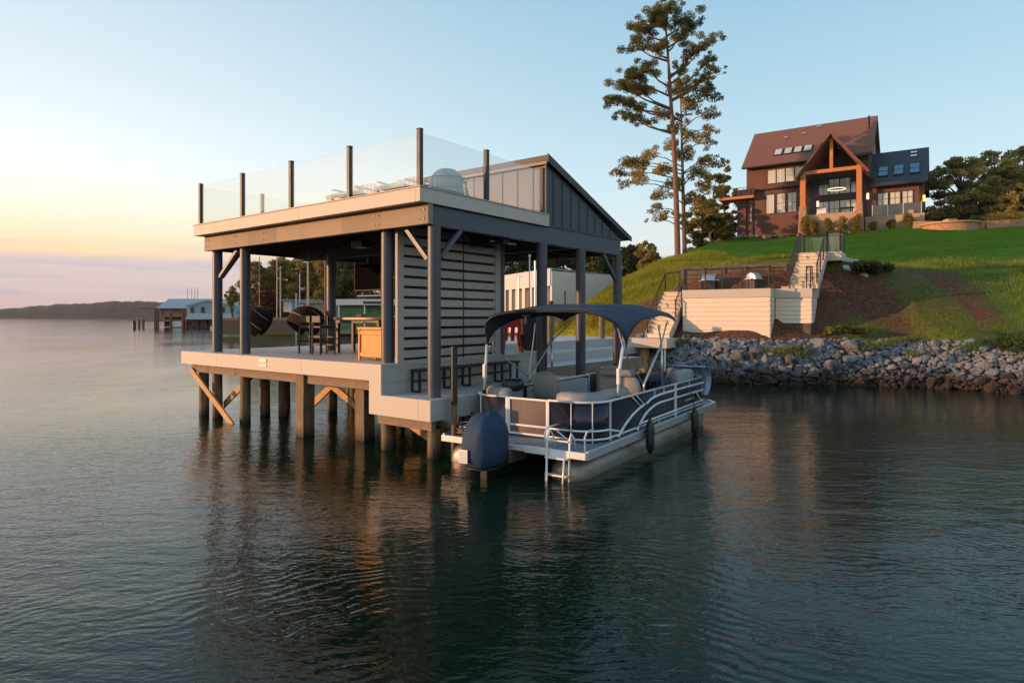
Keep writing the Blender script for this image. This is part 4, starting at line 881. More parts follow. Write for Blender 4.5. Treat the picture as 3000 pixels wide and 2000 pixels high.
# ============================================================ landing terrace, stairs
ld_ = thing('stair_landing', 'cream lap sided landing terrace with black railings on the bank', 'terrace', SW(0,0,0), SH_ROT)
def L(mb, name, m, bevel=.004, **k): return mb.build(name, M[m], ld_, bevel=bevel, **k)
L(MB().box(0,3.76,-.02,3.0,3.83,3.885).box(3.761,5.22,.78,3.0,3.83,3.885), 'terrace_floor', 'deckfloor')
L(MB().box(-.02,3.78,-.05,-.021,3.53,3.89).box(3.75,3.78,-.02,.80,3.53,3.89), 'terrace_fascia', 'fascia')
L(MB().box(3.781,5.25,.75,.779,3.50,3.89).box(5.221,5.25,.78,3.0,3.50,3.89), 'terrace_fascia', 'fascia')
s = MB()
for k in range(9):
    z = 1.70+k*.2035; z1 = z+.2035
    s.add([(a,b,z_) for a in (.0,3.74) for b,z_ in ((.02,z),(.02,z1),(-.004,z1),(-.03,z))], [(0,1,2,3),(7,6,5,4),(0,1,5,4),(1,2,6,5),(2,3,7,6),(3,0,4,7)])
L(s, 'lap_siding', 'siding', 0)
s = MB()
for k in range(6):
    z = 2.42+k*.18; z1 = z+.18
    s.add([(a,b,z_) for a in (3.8,5.2) for b,z_ in ((.84,z),(.84,z1),(.816,z1),(.79,z))], [(0,1,2,3),(7,6,5,4),(0,1,5,4),(1,2,6,5),(2,3,7,6),(3,0,4,7)])
    s.box(5.20,5.225,.80,2.2,z+.012,z1)
for k in range(9): s.box(3.741,3.765,.0,.86,1.70+k*.2035+.014,1.70+(k+1)*.2035)
L(s, 'lap_siding', 'siding', 0)
L(MB().box(.1,3.7,.05,2.9,1.2,3.8), 'core_wall', 'oldwood', 0); L(MB().box(3.7,5.18,.86,2.9,1.6,3.8), 'core_wall', 'oldwood', 0)
def fence(pts, h=.92, name='railing', post=.045, fill='bars', par=None, m='black'):
    """black railing along points, posts at each point"""
    for p in pts: MB().box(p[0]-post/2,p[0]+post/2,p[1]-post/2,p[1]+post/2,p[2],p[2]+h+.03).build('railing_post', M[m], par, bevel=.003)
    for p, q in zip(pts[:-1], pts[1:]):
        P, Q = Vector(p), Vector(q); d = (Q-P)
        r = MB().beam(P+Vector((0,0,h)), Q+Vector((0,0,h)), .045, .04); 
        r.build('top_rail', M[m], par, bevel=.003)
        k = MB(); nn = 9
        for i in range(nn): z = .08+i*(h-.14)/(nn-1); k.tube([P+Vector((0,0,z)), Q+Vector((0,0,z))], .0055, 4)
        k.build('cable_infill', M[m], par)
fence([(.05,.03,3.885),(1.0,.03,3.885),(1.75,.03,3.885),(2.6,.03,3.885),(3.70,.03,3.885),(3.72,.84,3.885),(4.36,.84,3.885)], par=ld_)
fence([(5.02,.84,3.885),(5.17,.84,3.885),(5.17,1.3,3.885)], par=ld_)
def mkstair(root, a0, a1, b0, z0, z1, nst, run, widen=0):
    rise = (z1-z0)/nst
    t = MB(); r = MB()
    for k in range(nst):
        z = z0+(k+1)*rise; b = b0+k*run; wl = a0-(widen if k < nst*.35 else 0)
        t.box(wl, a1, b-.03, b+run-.002 if k < nst-1 else b+run, z-.045, z); r.box(wl+.01, a1-.01, b, b+.025, z-rise+.002, z-.0455)
    t.build('treads', M['tread'], root, bevel=.004, label='cream stair treads'); r.build('risers', M['siding'], root, label='pale stair risers')
    for a in (a0-.03, a1+.0):
        s = MB(); L_ = nst*run
        s.add([(x,b,z) for x in (a, a+.03) for b,z in ((b0-.05,z0-.02),(b0-.05,z0+rise+.02),(b0+L_-.05,z1+.02),(b0+L_,z1-.02),(b0+L_,z1-.38),(b0+.2,z0-.1))], [(0,1,2,3,4,5),(11,10,9,8,7,6)]+[(i,(i+1)%6,6+(i+1)%6,6+i) for i in range(6)])
        s.build('stringer', M['fascia'], root, bevel=.003)
stl = thing('lower_stairs', 'cream staircase with black rails climbing from the dock walkway to the landing terrace', 'stairs', SW(0,0,0), SH_ROT)
mkstair(stl, -1.30, -.22, -1.15, 1.76, 3.885, 11, .225)
fence([(-1.28,-1.05,1.80),(-1.28,.10,2.80),(-1.28,1.2,3.80)], par=stl, h=.95); fence([(-1.28,1.2,3.80),(-.6,1.3,3.885)], par=stl, h=.95)
fence([(-.24,-.3,2.45),(-.24,.5,3.15),(-.24,1.2,3.84)], par=stl, h=.95)
MB().box(-1.3,0,1.3,3.0,3.80,3.88).build('top_platform', M['deckfloor'], stl, bevel=.004)
# walkway end section
wk = thing('walkway', 'pale walkway section joining the dock to the foot of the lower stairs', 'walkway', SW(0,0,0), SH_ROT)
MB().box(-2.6,.12,-2.45,-1.16,1.70,1.758).build('walkway_floor', M['deckfloor'], wk, bevel=.004)
MB().box(-2.62,.15,-2.48,-2.451,1.36,1.762).box(.121,.15,-2.45,-1.1,1.36,1.762).build('walkway_fascia', M['fascia'], wk, bevel=.004)
MB().box(-2.5,.05,-2.40,-2.2,1.45,1.69).build('joist', M['joist'], wk)
MB().tube([(-1.1,-1.9,-.8),(-1.1,-1.9,1.69)], .22, 20).build('pier_column', M['brace'], wk, smooth=True)  # concrete pier, its orange evening light put into the colour
MB().tube([(.0,-2.3,.3),(.0,-2.3,1.69)], .04, 8).build('post', M['whitealu'], wk)
stu = thing('upper_stairs', 'cream staircase with curved black handrails climbing from the landing terrace to the lawn', 'stairs', SW(0,0,0), SH_ROT)
mkstair(stu, 4.34, 5.42, .95, 3.887, 5.62, 10, .27, .0)
MB().box(4.0,4.34,.95,2.6,3.886,4.0).build('side_step', M['tread'], stu, bevel=.004)
for a in (4.32, 5.40):
    fence([(a,1.0,4.02),(a,1.9,4.60),(a,2.8,5.20),(a,3.65,5.62)], par=stu, h=.92)
MB().box(4.2,6.0,3.66,5.2,5.54,5.62).build('top_platform', M['deckfloor'], stu, bevel=.004)
MB().box(5.44,6.03,3.62,3.655,5.22,5.63).box(6.001,6.03,3.66,5.2,5.22,5.63).build('platform_fascia', M['fascia'], stu, bevel=.003)
M['greenglass'] = clear_glass('green tinted glass', (.80,.90,.80), .1, .06)
for (x0,y0),(x1,y1) in (((5.46,3.70),(5.95,3.70)),((5.97,3.72),(5.97,5.1)),((4.24,3.72),(4.24,5.1)),((4.24,5.12),(5.95,5.12))):
    fence([(x0,y0,5.62),(x1,y1,5.62)], par=stu, h=.95, post=.05)
    MB().beam((x0,y0,6.07),(x1,y1,6.07),.012,.8).build('glass_panel', M['greenglass'], stu)
pth = MB()
pth.grid([[(6.03+i*.5+.0, 4.0+j*1.0, tz(*SW(6.03+i*.5,4.0+j)[:2])+.08) for j in range(2)] for i in range(3)])
pth.build('path', M['fascia'], None, kind='structure', loc=SW(0,0,0), rotz=SH_ROT, solid=.06)
# timber retaining wall behind the terrace
rw = thing('timber_wall', 'weathered stacked timber retaining wall behind the landing terrace', 'retaining wall', SW(0,0,0), SH_ROT)
w = MB()
for k in range(7): w.box(-1.2+.05*(k%2),3.95,3.05+.01*(k%2),3.23,3.70+k*.215,3.90+k*.215)
w.build('timbers', M['oldwood'], rw, bevel=.015)
w = MB()
for a in (-1.0,0,1,2,3,3.8): w.box(a-.06,a+.06,2.98,3.045,3.70,5.1)
w.build('wall_posts', M['oldwood'], rw, bevel=.01, label='upright wall timbers')
def grill(label, a, b, rot, wd=.62):
    t = thing('barbecue_grill', label, 'grill', SW(a,b,3.885), SH_ROT+rot)
    MB().box(-wd/2,wd/2,-.25,.25,.08,.52).build('cabinet', M['black'], t, bevel=.01)
    rows = []
    for x in (-wd/2, wd/2): rows.append([(x, -.28*math.cos(math.pi*k/8), .52+.30*math.sin(math.pi*k/8)) for k in range(9)])
    m_ = MB().grid(rows); m_.f.append(tuple(range(9))); m_.f.append(tuple(range(9,18)))
    m_.build('lid', M['steel'], t, bevel=.006, smooth=True)
    MB().tube([(-wd/2+.06,-.31,.62),(wd/2-.06,-.31,.62)], .014, 8).build('handle', M['steel'], t)
    for x in (-wd/2-.18, wd/2): MB().box(x,x+.18,-.2,.2,.50,.53).build('side_shelf', M['steel'], t, bevel=.004)
    for x in (-wd/2+.03, wd/2-.07):
        for y in (-.2,.16): MB().box(x,x+.04,y,y+.04,0,.08).build('leg', M['black'], t)
    return t
grill('wide steel lidded grill behind the railing at the left of the terrace', .65, 1.9, 0); grill('steel kettle shaped grill turned sideways near the middle of the terrace', 2.62, 2.0, R(60), .42)
# ============================================================ ROCK REVETMENT
def rockmat():
    m, n, l, b = newmat('riprap limestone'); oi = n.new('ShaderNodeObjectInfo'); g = n.new('ShaderNodeNewGeometry')
    no = n.new('ShaderNodeTexNoise'); no.inputs['Scale'].default_value = 3.5; no.inputs['Detail'].default_value = 8; l.new(g.outputs['Position'], no.inputs['Vector'])
    ad = n.new('ShaderNodeMath'); ad.operation = 'MULTIPLY_ADD'; ad.inputs[1].default_value = .5; l.new(oi.outputs['Random'], ad.inputs[0]); l.new(no.outputs[0], ad.inputs[2])
    cr = n.new('ShaderNodeValToRGB'); e = cr.color_ramp.elements; e[0].position = .40; e[0].color = (.05,.05,.052,1); e[1].position = 1.05; e[1].color = (.23,.245,.26,1); l.new(ad.outputs[0], cr.inputs[0])
    sp = n.new('ShaderNodeSeparateXYZ'); l.new(g.outputs['Position'], sp.inputs[0])
    z = n.new('ShaderNodeMath'); z.operation = 'MULTIPLY_ADD'; z.inputs[1].default_value = .7; l.new(no.outputs[0], z.inputs[0]); l.new(sp.outputs[2], z.inputs[2])
    mr = n.new('ShaderNodeMapRange'); mr.inputs[1].default_value = .62; mr.inputs[2].default_value = 1.15; l.new(z.outputs[0], mr.inputs[0])
    mx = n.new('ShaderNodeMix'); mx.data_type = 'RGBA'; mx.inputs[6].default_value = (.040,.028,.020,1); l.new(mr.outputs[0], mx.inputs[0]); l.new(cr.outputs[0], mx.inputs[7])
    l.new(mx.outputs[2], b.inputs['Base Color']); b.inputs['Roughness'].default_value = .85
    n2 = n.new('ShaderNodeTexNoise'); n2.inputs['Scale'].default_value = 14; n2.inputs['Detail'].default_value = 6; l.new(g.outputs['Position'], n2.inputs['Vector'])
    bp = n.new('ShaderNodeBump'); bp.inputs['Strength'].default_value = 1; bp.inputs['Distance'].default_value = .07; l.new(n2.outputs[0], bp.inputs['Height']); l.new(bp.outputs[0], b.inputs['Normal'])
    return m
M['rock'] = rockmat()
def rockverts(seed, sub=2):
    bm = bmesh.new(); bmesh.ops.create_icosphere(bm, subdivisions=sub, radius=1)
    r = random.Random(seed); pl = []
    for _ in range(15):
        d = Vector((r.gauss(0,1), r.gauss(0,1), r.gauss(0,1))).normalized(); pl.append((d, r.uniform(.45,.78)))
    for v in bm.verts:
        p = v.co.copy()
        for d, h in pl:
            t = p.dot(d)
            if t > h: p -= d*(t-h)
        v.co = p*(1+.04*r.random())
    vs = np.array([v.co[:] for v in bm.verts]); fs = np.array([[q.index for q in f.verts] for f in bm.faces]); bm.free()
    return vs, fs
RV = [rockverts(i) for i in range(9)]
rock_meshes = []
for vs, fs in RV:
    m_ = bpy.data.meshes.new('boulder'); m_.from_pydata([tuple(p) for p in vs], [], [tuple(f) for f in fs]); m_.materials.append(M['rock']); rock_meshes.append(m_)
# shore base line (waterline) and crest line of the revetment
base = [(5.4,27.9),(7.0,26.3),(8.9,25.65),(10.8,25.35),(13,25.2),(15.6,24.4),(17.2,23.0),(19,21.5),(24,17.6),(33,10.6)]
crest = [(5.9,29.7),(7.4,28.1),(9.2,27.1),(11.0,26.7),(13.3,26.5),(16.4,25.9),(18.4,24.4),(20.4,22.9),(25.2,19.2),(34.2,12.2)]
def lerp_line(L_, t):
    i = min(int(t*(len(L_)-1)), len(L_)-2); f = t*(len(L_)-1)-i
    return (L_[i][0]*(1-f)+L_[i+1][0]*f, L_[i][1]*(1-f)+L_[i+1][1]*f)
rr = random.Random(21); placed = []; small_v = []; small_f = []; off_ = 0
def rz(s): return .0+1.75*s**.85
cand = []
for i in range(5200):
    t = rr.random()**1.0; s = rr.random(); b_, c_ = lerp_line(base, t), lerp_line(crest, t)
    x, y = b_[0]*(1-s)+c_[0]*s+rr.uniform(-.15,.15), b_[1]*(1-s)+c_[1]*s+rr.uniform(-.1,.1)
    sz = rr.choice((.13,.17,.21,.26,.33))*rr.uniform(.8,1.25)
    if x > 26 and rr.random() < .6: continue
    if all((x-p[0])**2+(y-p[1])**2 > ((sz+p[2])*.52)**2 for p in placed): placed.append((x,y,sz,s))
placed.sort(key=lambda p: -p[2]/math.hypot(p[0],p[1]))
for i, (x, y, sz, s) in enumerate(placed):
    z = max(-.05, rz(min(1, max(0, s)))-.02)
    if i < 290:
        o = bpy.data.objects.new('boulder', rock_meshes[i % 9]); COL.objects.link(o)
        o.location = (x, y, z+rr.uniform(-.06,.06)); o.rotation_euler = (rr.uniform(-.6,.6), rr.uniform(-.6,.6), rr.uniform(0,6.28)); o.scale = (sz*rr.uniform(.9,1.35), sz*rr.uniform(.85,1.1), sz*rr.uniform(.6,.9))
        tag(o, 'rough grey limestone boulder piled with others along the bank above the water', 'boulder', 'riprap boulders along the shore')
placed_small = placed[290:]
for i in range(4200):
    t = rr.random(); s = rr.uniform(-.02,1.03); b_, c_ = lerp_line(base, t), lerp_line(crest, t)
    placed_small.append((b_[0]*(1-s)+c_[0]*s+rr.uniform(-.1,.1), b_[1]*(1-s)+c_[1]*s, rr.uniform(.06,.17), s))
V_ = []; F_ = []; o_ = 0
for x, y, sz, s in placed_small:
    vs, fs = RV[rr.randrange(9)]
    a, bb = rr.uniform(0,6.28), rr.uniform(-.6,.6); ca, sa, cb, sb_ = math.cos(a), math.sin(a), math.cos(bb), math.sin(bb)
    Rm = np.array([[ca,-sa*cb,sa*sb_],[sa,ca*cb,-ca*sb_],[0,sb_,cb]])
    q = (vs*np.array([sz*rr.uniform(.8,1.4),sz,sz*.7]))@Rm.T+np.array([x,y,max(-.08,rz(min(1,max(0,s)))-.06)+rr.uniform(-.03,.05)])
    V_.append(q); F_.append(fs+o_); o_ += len(vs)
me = bpy.data.meshes.new('rock_rubble'); fastmesh(me, np.concatenate(V_), np.concatenate(F_)); me.materials.append(M['rock'])
ro = bpy.data.objects.new('rock_rubble', me); COL.objects.link(ro); tag(ro, None, None, None, 'stuff')
wd_ = []
for _ in range(16):
    t = rr.random()*.82+.1; s = rr.uniform(.55,1.0); b_, c_ = lerp_line(base, t), lerp_line(crest, t)
    for _k in range(420): wd_.append((b_[0]*(1-s)+c_[0]*s+rr.gauss(0,.32), b_[1]*(1-s)+c_[1]*s+rr.gauss(0,.16), rz(s)+.02))
# core of the bank beneath the stones
P = []
for k in range(60):
    t = k/59; b_, c_ = lerp_line(base, t), lerp_line(crest, t); P.append([(b_[0]*(1-s)+c_[0]*s, b_[1]*(1-s)+c_[1]*s, rz(max(0,s))-.16 if s > 0 else -.8) for s in (-.12,0,.15,.3,.45,.6,.75,.9,1.05)])
MB().grid(P).build('bank', M['rock'], None, kind='structure')
# ============================================================ grass tufts on the bank (uncountable)
def blades(name, pts, hmin, hmax, wd, m, label=None, lean=.5):
    k = len(pts); pts = np.asarray(pts); a = rng.uniform(0,6.283,k); h = rng.uniform(hmin,hmax,k); ln = rng.uniform(0,lean,k)*h; w_ = wd*rng.uniform(.6,1.3,k); th = rng.uniform(0,6.283,k)
    dx, dy = np.cos(a)*w_, np.sin(a)*w_
    A_ = pts+np.stack([dx,dy,np.zeros(k)],1); B_ = pts-np.stack([dx,dy,np.zeros(k)],1); T_ = pts+np.stack([np.cos(th)*ln,np.sin(th)*ln,h],1)
    co = np.stack([A_,B_,T_],1).reshape(-1,3); f = np.arange(3*k).reshape(k,3)
    me = bpy.data.meshes.new(name); fastmesh(me, co, f); me.materials.append(m); o = bpy.data.objects.new(name, me); COL.objects.link(o); tag(o, label, None, None, 'stuff'); return o
gm1 = leafmat('bank grass', (.09,.14,.02), (.34,.34,.07), (.18,.24,.035), .8)
gm2 = leafmat('sunlit slope grass', (.16,.19,.014), (.38,.34,.045), (.26,.27,.025), .6)
gm3 = leafmat('lawn blades', (.032,.12,.008), (.075,.20,.016), (.048,.16,.011), .5)
blades('rock_weeds', wd_, .06, .26, .012, gm1)
xs = rng.uniform(10,33,160000); ys = rng.uniform(17,38,160000); zs = terr(xs,ys); dzz, rzz, yzz, szz = zones(xs,ys,zs)
keep = (rzz*(1-dzz)*(.35+.65*(1-szz)) > rng.uniform(.15,1,len(xs))) & (zs > 1.75) & ((ys-(25.3-(xs-13)*.75)) > 1.0)
aa = (xs-SO_[0])*.831+(ys-SO_[1])*-.556; bb_ = (xs-SO_[0])*.556+(ys-SO_[1])*.831; keep &= ~((aa > -1.6)&(aa < 6.1)&(bb_ > -1.3)&(bb_ < 5.3))
blades('bank_grass', np.stack([xs,ys,zs-.02],1)[keep], .06, .24, .012, gm1)
xs = rng.uniform(2,15,130000); ys = rng.uniform(30.5,58,130000); zs = terr(xs,ys); dzz, rzz, yzz, szz = zones(xs,ys,zs); keep = (yzz*(1-dzz) > rng.uniform(.1,1,len(xs)))&(zs > .9)
aa = (xs-SO_[0])*.831+(ys-SO_[1])*-.556; bb_ = (xs-SO_[0])*.556+(ys-SO_[1])*.831; keep &= ~((aa > -1.6)&(aa < 6.1)&(bb_ > -1.3)&(bb_ < 3.4))
blades('slope_grass', np.stack([xs,ys,zs-.02],1)[keep], .07, .28, .016, gm2)
xs = rng.uniform(9,42,150000); ys = rng.uniform(31,56,150000); zs = terr(xs,ys); dzz, rzz, yzz, szz = zones(xs,ys,zs); keep = ((1-dzz)*(1-rzz)*(1-yzz) > .5)
aa = (xs-SO_[0])*.831+(ys-SO_[1])*-.556; bb_ = (xs-SO_[0])*.556+(ys-SO_[1])*.831; keep &= ~((aa > -1.6)&(aa < 6.2)&(bb_ > -1.3)&(bb_ < 5.3))
blades('lawn_grass', np.stack([xs,ys,zs-.01],1)[keep], .03, .07, .02, gm3)
# ============================================================ HOUSE
M['hsiding'] = planks('brown board siding', (.145,.062,.044), .40, 0, .06, .7, .08, .6)
M['hsiding2'] = planks('shade darkened board siding', (.085,.060,.052), .40, 0, .06, .7, .08, .6)  # darker siding copy, shade of the unlit end walls put into it
M['hroof'] = mat('brown shingle roof', (.20,.092,.062), .85, var=.22, scale=9, bump=.5, bscale=18)
M['hroofd'] = mat('shade darkened roof', (.045,.052,.058), .5, var=.1)  # shadow of the main house on the wing put into this roof colour
M['cedar'] = mat('cedar post', (.55,.20,.055), .6, var=.15, scale=3, bump=.2, stretch=(3,3,1))
M['hstone'] = mat('warm limestone', (.40,.22,.12), .85, var=.25, scale=5, bump=.8, bscale=12)
M['hwall'] = mat('tan retaining wall render', (.44,.30,.19), .8, var=.08, scale=2, bump=.2)
gm = planks('pale striped window pane', (.62,.62,.55), .17, 0, .12, .5, .18, .75, .1); M['pane'] = gm; gb_ = gm.node_tree.nodes['Principled BSDF']; gb_.inputs['Specular IOR Level'].default_value = .3; gb_.inputs['Coat Weight'].default_value = .9; gb_.inputs['Coat Roughness'].default_value = .03  # pale base colour with faint vertical stripes under a glossy coat
gm, gn, gl, gb_ = newmat('teal window pane'); gb_.inputs['Base Color'].default_value = (.05,.22,.24,1); gb_.inputs['Roughness'].default_value = .05; gb_.inputs['Specular IOR Level'].default_value = 1.0; gb_.inputs['Coat Weight'].default_value = 1; M['panet'] = gm
M['trimdark'] = mat('dark window trim', (.03,.024,.022), .5)
hs = thing('house', 'brown board sided lake house with steep roof and timber gabled porch on the hilltop', 'house', HW(0,0,0), SH_ROT)
def Hh(mb, name, m, bevel=0, par=None, smooth=False, **k): return mb.build(name, M[m], par or hs, bevel=bevel, smooth=smooth, **k)
G0 = 9.9
Hh(MB().box(0,11.1,0,.25,G0,18.1), 'front_wall', 'hsiding'); Hh(MB().box(0,.25,.25,10,G0,18.1), 'side_wall', 'hsiding')
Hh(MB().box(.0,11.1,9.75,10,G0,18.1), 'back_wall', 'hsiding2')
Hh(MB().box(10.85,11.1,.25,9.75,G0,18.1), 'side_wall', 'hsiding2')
for x in (0, 10.98): Hh(MB().prism([(.0,18.1),(10,18.1),(5,22.35)], 'x', x+.001, x+.12), 'gable_wall', 'bluegreen' if x else 'hsiding')  # shade on the right gable put into a dark wall colour
def slab(p, q, r_, s_, th): 
    P = [Vector(v) for v in (p,q,r_,s_)]; n_ = (P[1]-P[0]).cross(P[3]-P[0]).normalized()*th
    return MB().add([tuple(v) for v in P]+[tuple(v-n_) for v in P], [(0,1,2,3),(7,6,5,4),(0,1,5,4),(1,2,6,5),(2,3,7,6),(3,0,4,7)])
rf = Hh(slab((-.35,-.65,17.95),(11.45,-.65,17.95),(11.45,5.0,22.75),(-.35,5.0,22.75),.22), 'roof', 'hroof')
Hh(slab((11.45,10.65,17.95),(-.35,10.65,17.95),(-.35,5.0,22.74),(11.45,5.0,22.74),.22), 'roof', 'hroof')
# shadow band on the roof right of the porch, put in as a dark strip
Hh(slab((9.0,-.9,17.72),(11.42,-.9,17.72),(11.42,-.62,17.965),(9.0,-.62,17.965),.15), 'eave_shadow_strip', 'hroofd')
Hh(MB().tube([(10.85,3.0,20.3),(10.85,3.0,22.3)], .09, 10), 'flue_pipe', 'black', 0)
for x, b_ in ((4.9,3.6),(3.2,3.3),(6.2,4.4)): Hh(MB().box(x-.2,x+.2,b_-.1,b_+.1,18.5+ (b_+.65)*.8495-.45,18.5+(b_+.65)*.8495-.38), 'roof_vent', 'alu', par=rf)
Hh(MB().tube([(-.3,-.72,17.86),(11.4,-.72,17.86)], .08, 8), 'gutter', 'trimdark'); Hh(MB().tube([(11.15,-.72,14.70),(15.7,-.72,14.70)], .08, 8), 'gutter', 'trimdark')
# skylights on the main roof
def rooft(x, b_): return (x, b_, 17.95+(b_+.65)*(4.8/5.65))
for k in range(4):
    x0 = 2.50+k*.92; fr = slab(tuple(Vector(rooft(x0,.55))+Vector((0,0,.10))), tuple(Vector(rooft(x0+.80,.55))+Vector((0,0,.10))), tuple(Vector(rooft(x0+.80,1.55))+Vector((0,0,.10))), tuple(Vector(rooft(x0,1.55))+Vector((0,0,.10))), .09)
    f = Hh(fr, 'skylight', 'trimdark'); 
    Hh(slab(tuple(Vector(rooft(x0+.07,.63))+Vector((0,-.02,.13))), tuple(Vector(rooft(x0+.73,.63))+Vector((0,-.02,.13))), tuple(Vector(rooft(x0+.73,1.47))+Vector((0,-.02,.13))), tuple(Vector(rooft(x0+.07,1.47))+Vector((0,-.02,.13))), .015), 'pane', 'pane', par=f)
def win(x0, x1, z0, z1, b_=0, m='pane', grid=(1,1), name='window', side=None):
    t = .07
    f = MB().box(x0-t,x1+t,b_-.05,b_-.002,z0-t,z0).box(x0-t,x1+t,b_-.05,b_-.002,z1,z1+t).box(x0-t,x0,b_-.05,b_-.002,z0,z1).box(x1,x1+t,b_-.05,b_-.002,z0,z1)
    for i in range(1, grid[0]): x = x0+(x1-x0)*i/grid[0]; f.box(x-.02,x+.02,b_-.04,b_-.025,z0,z1)
    for i in range(1, grid[1]): z = z0+(z1-z0)*i/grid[1]; f.box(x0,x1,b_-.043,b_-.028,z-.02,z+.02)
    o = Hh(f, name, 'trimdark'); Hh(MB().box(x0,x1,b_-.024,b_-.003,z0,z1), 'pane', m, par=o); return o
for k in range(4): win(2.08+k*.86, 2.84+k*.86, 16.15, 17.48)
for k in range(3): win(1.95+k*1.03, 2.70+k*1.03, 13.12, 15.0, grid=(2,2) if k == 2 else (1,2 if k else 1))
# storey ledge and left balcony
Hh(MB().box(.9,6.0,-.35,-.005,15.55,15.75), 'ledge', 'hsiding2')
bal = Hh(MB().box(-2.6,.9,-.9,1.2,14.75,15.02), 'balcony', 'cedar'); Hh(MB().box(-.9,.9,-.7,-.6,15.03,15.7), 'balcony_railing', 'bronze', par=bal)
r_ = MB()
for x in np.arange(-2.55,.95,.5): r_.box(x-.02,x+.02,-.88,-.84,15.03,15.9)
r_.box(-2.6,.9,-.88,-.84,15.86,15.9); Hh(r_, 'balcony_railing', 'bronze', par=bal)
Hh(MB().box(.55,.68,-.12,-.005,G0,15.0), 'downpipe', 'trimdark'); Hh(MB().box(-.9,-.02,-.2,2.4,G0,14.7), 'side_wall', 'hsiding')
Hh(MB().box(.42,.50,-.03,-.005,12.4,14.2), 'lantern', 'white', label='slim pale wall light strip')
# gabled porch
PB = -4.0; pk = (8.42, 19.35)
for x0, x1 in ((5.78,6.24),(10.42,10.84)): Hh(MB().box(x0,x1,PB,PB+.42,12.9,16.2), 'porch_post', 'cedar', .01)
for x0, x1 in ((5.60,6.42),(10.25,11.0)):
    Hh(MB().add([(a,b_,z) for a,b_,z in ((x0,PB-.2,G0),(x1,PB-.2,G0),(x1,PB+.6,G0),(x0,PB+.6,G0),(x0+.12,PB-.08,12.9),(x1-.12,PB-.08,12.9),(x1-.12,PB+.5,12.9),(x0+.12,PB+.5,12.9))], [(0,3,2,1),(4,5,6,7),(0,1,5,4),(1,2,6,5),(2,3,7,6),(3,0,4,7)]), 'stone_pier', 'hstone', .02)
Hh(MB().box(6.2,10.5,PB+.02,PB+.34,15.82,16.14), 'tie_beam', 'cedar', .01); Hh(MB().box(8.26,8.54,PB+.04,PB+.32,16.14,18.9), 'king_post', 'cedar', .01)
for sx in (-1, 1):
    x0 = pk[0]+sx*3.05
    Hh(slab(*(lambda p: p if sx < 0 else [p[1],p[0],p[3],p[2]])([(x0,PB-.35,15.5),(pk[0],PB-.35,pk[1]),(pk[0],.2,pk[1]),(x0,.2,15.5)]), .20), 'porch_roof', 'hroof')
    Hh(MB().beam((x0,PB-.40,15.42),(pk[0],PB-.40,pk[1]-.08),.12,.26,(0,1,0)), 'barge_board', 'hroof', .01)
Hh(MB().prism([(5.9,16.0),(10.8,16.0),(8.42,18.9)], 'y', -.30, -.26), 'porch_gable_lining', 'hsiding2')
Hh(MB().box(5.9,6.0,-3.9,-.1,G0,15.8), 'porch_side_wall', 'hsiding2') if False else None
Hh(MB().box(6.0,10.6,PB+.1,-.01,G0,12.02), 'porch_floor', 'hwall'); Hh(MB().box(6.3,10.4,PB-.02,PB+.098,G0,12.06), 'porch_front_wall', 'hwall', .01)
Hh(MB().box(6.05,10.9,-.12,-.055,12.1,16.0), 'porch_back_wall', 'trimdark')
for k in range(4): win(6.85+k*.92, 7.67+k*.92, 12.25, 13.75, -.13, grid=(2,2))
for k in range(4): win(6.85+k*.92, 7.67+k*.92, 14.45, 15.4+ (.45 if k in (1,2) else 0), -.13, grid=(2,1))
ring = MB().tube([(8.6+.75*math.cos(t),-2.0+.75*math.sin(t),14.55) for t in np.linspace(0,2*math.pi,25)[:-1]], .045, 6, closed=True)
lampm = emis('lamp glow', (1,.86,.62), 1.0); M['lampw'] = lampm
Hh(ring, 'ring_chandelier', 'lampw', smooth=True); 
M['lampy'] = emis('yellow lamp glow', (1,.72,.10), 1.6)
for x, b_, z, m in ((6.75,-.3,13.6,'lampw'),(11.02,-.4,13.9,'lampw'),(15.42,-.15,13.3,'lampy')): Hh(MB().box(x-.10,x+.10,b_-.10,b_+.10,z-.28,z+.28), 'wall_lantern', m, .02)
Hh(MB().box(8.9,10.0,-2.2,-1.4,12.72,12.80).box(8.95,9.02,-2.15,-2.08,12.03,12.72).box(9.88,9.95,-2.15,-2.08,12.03,12.72), 'porch_table', 'black'); Hh(MB().box(6.9,7.7,-2.4,-1.8,12.03,12.35).box(6.9,7.7,-1.9,-1.8,12.35,12.9), 'porch_bench', 'white')
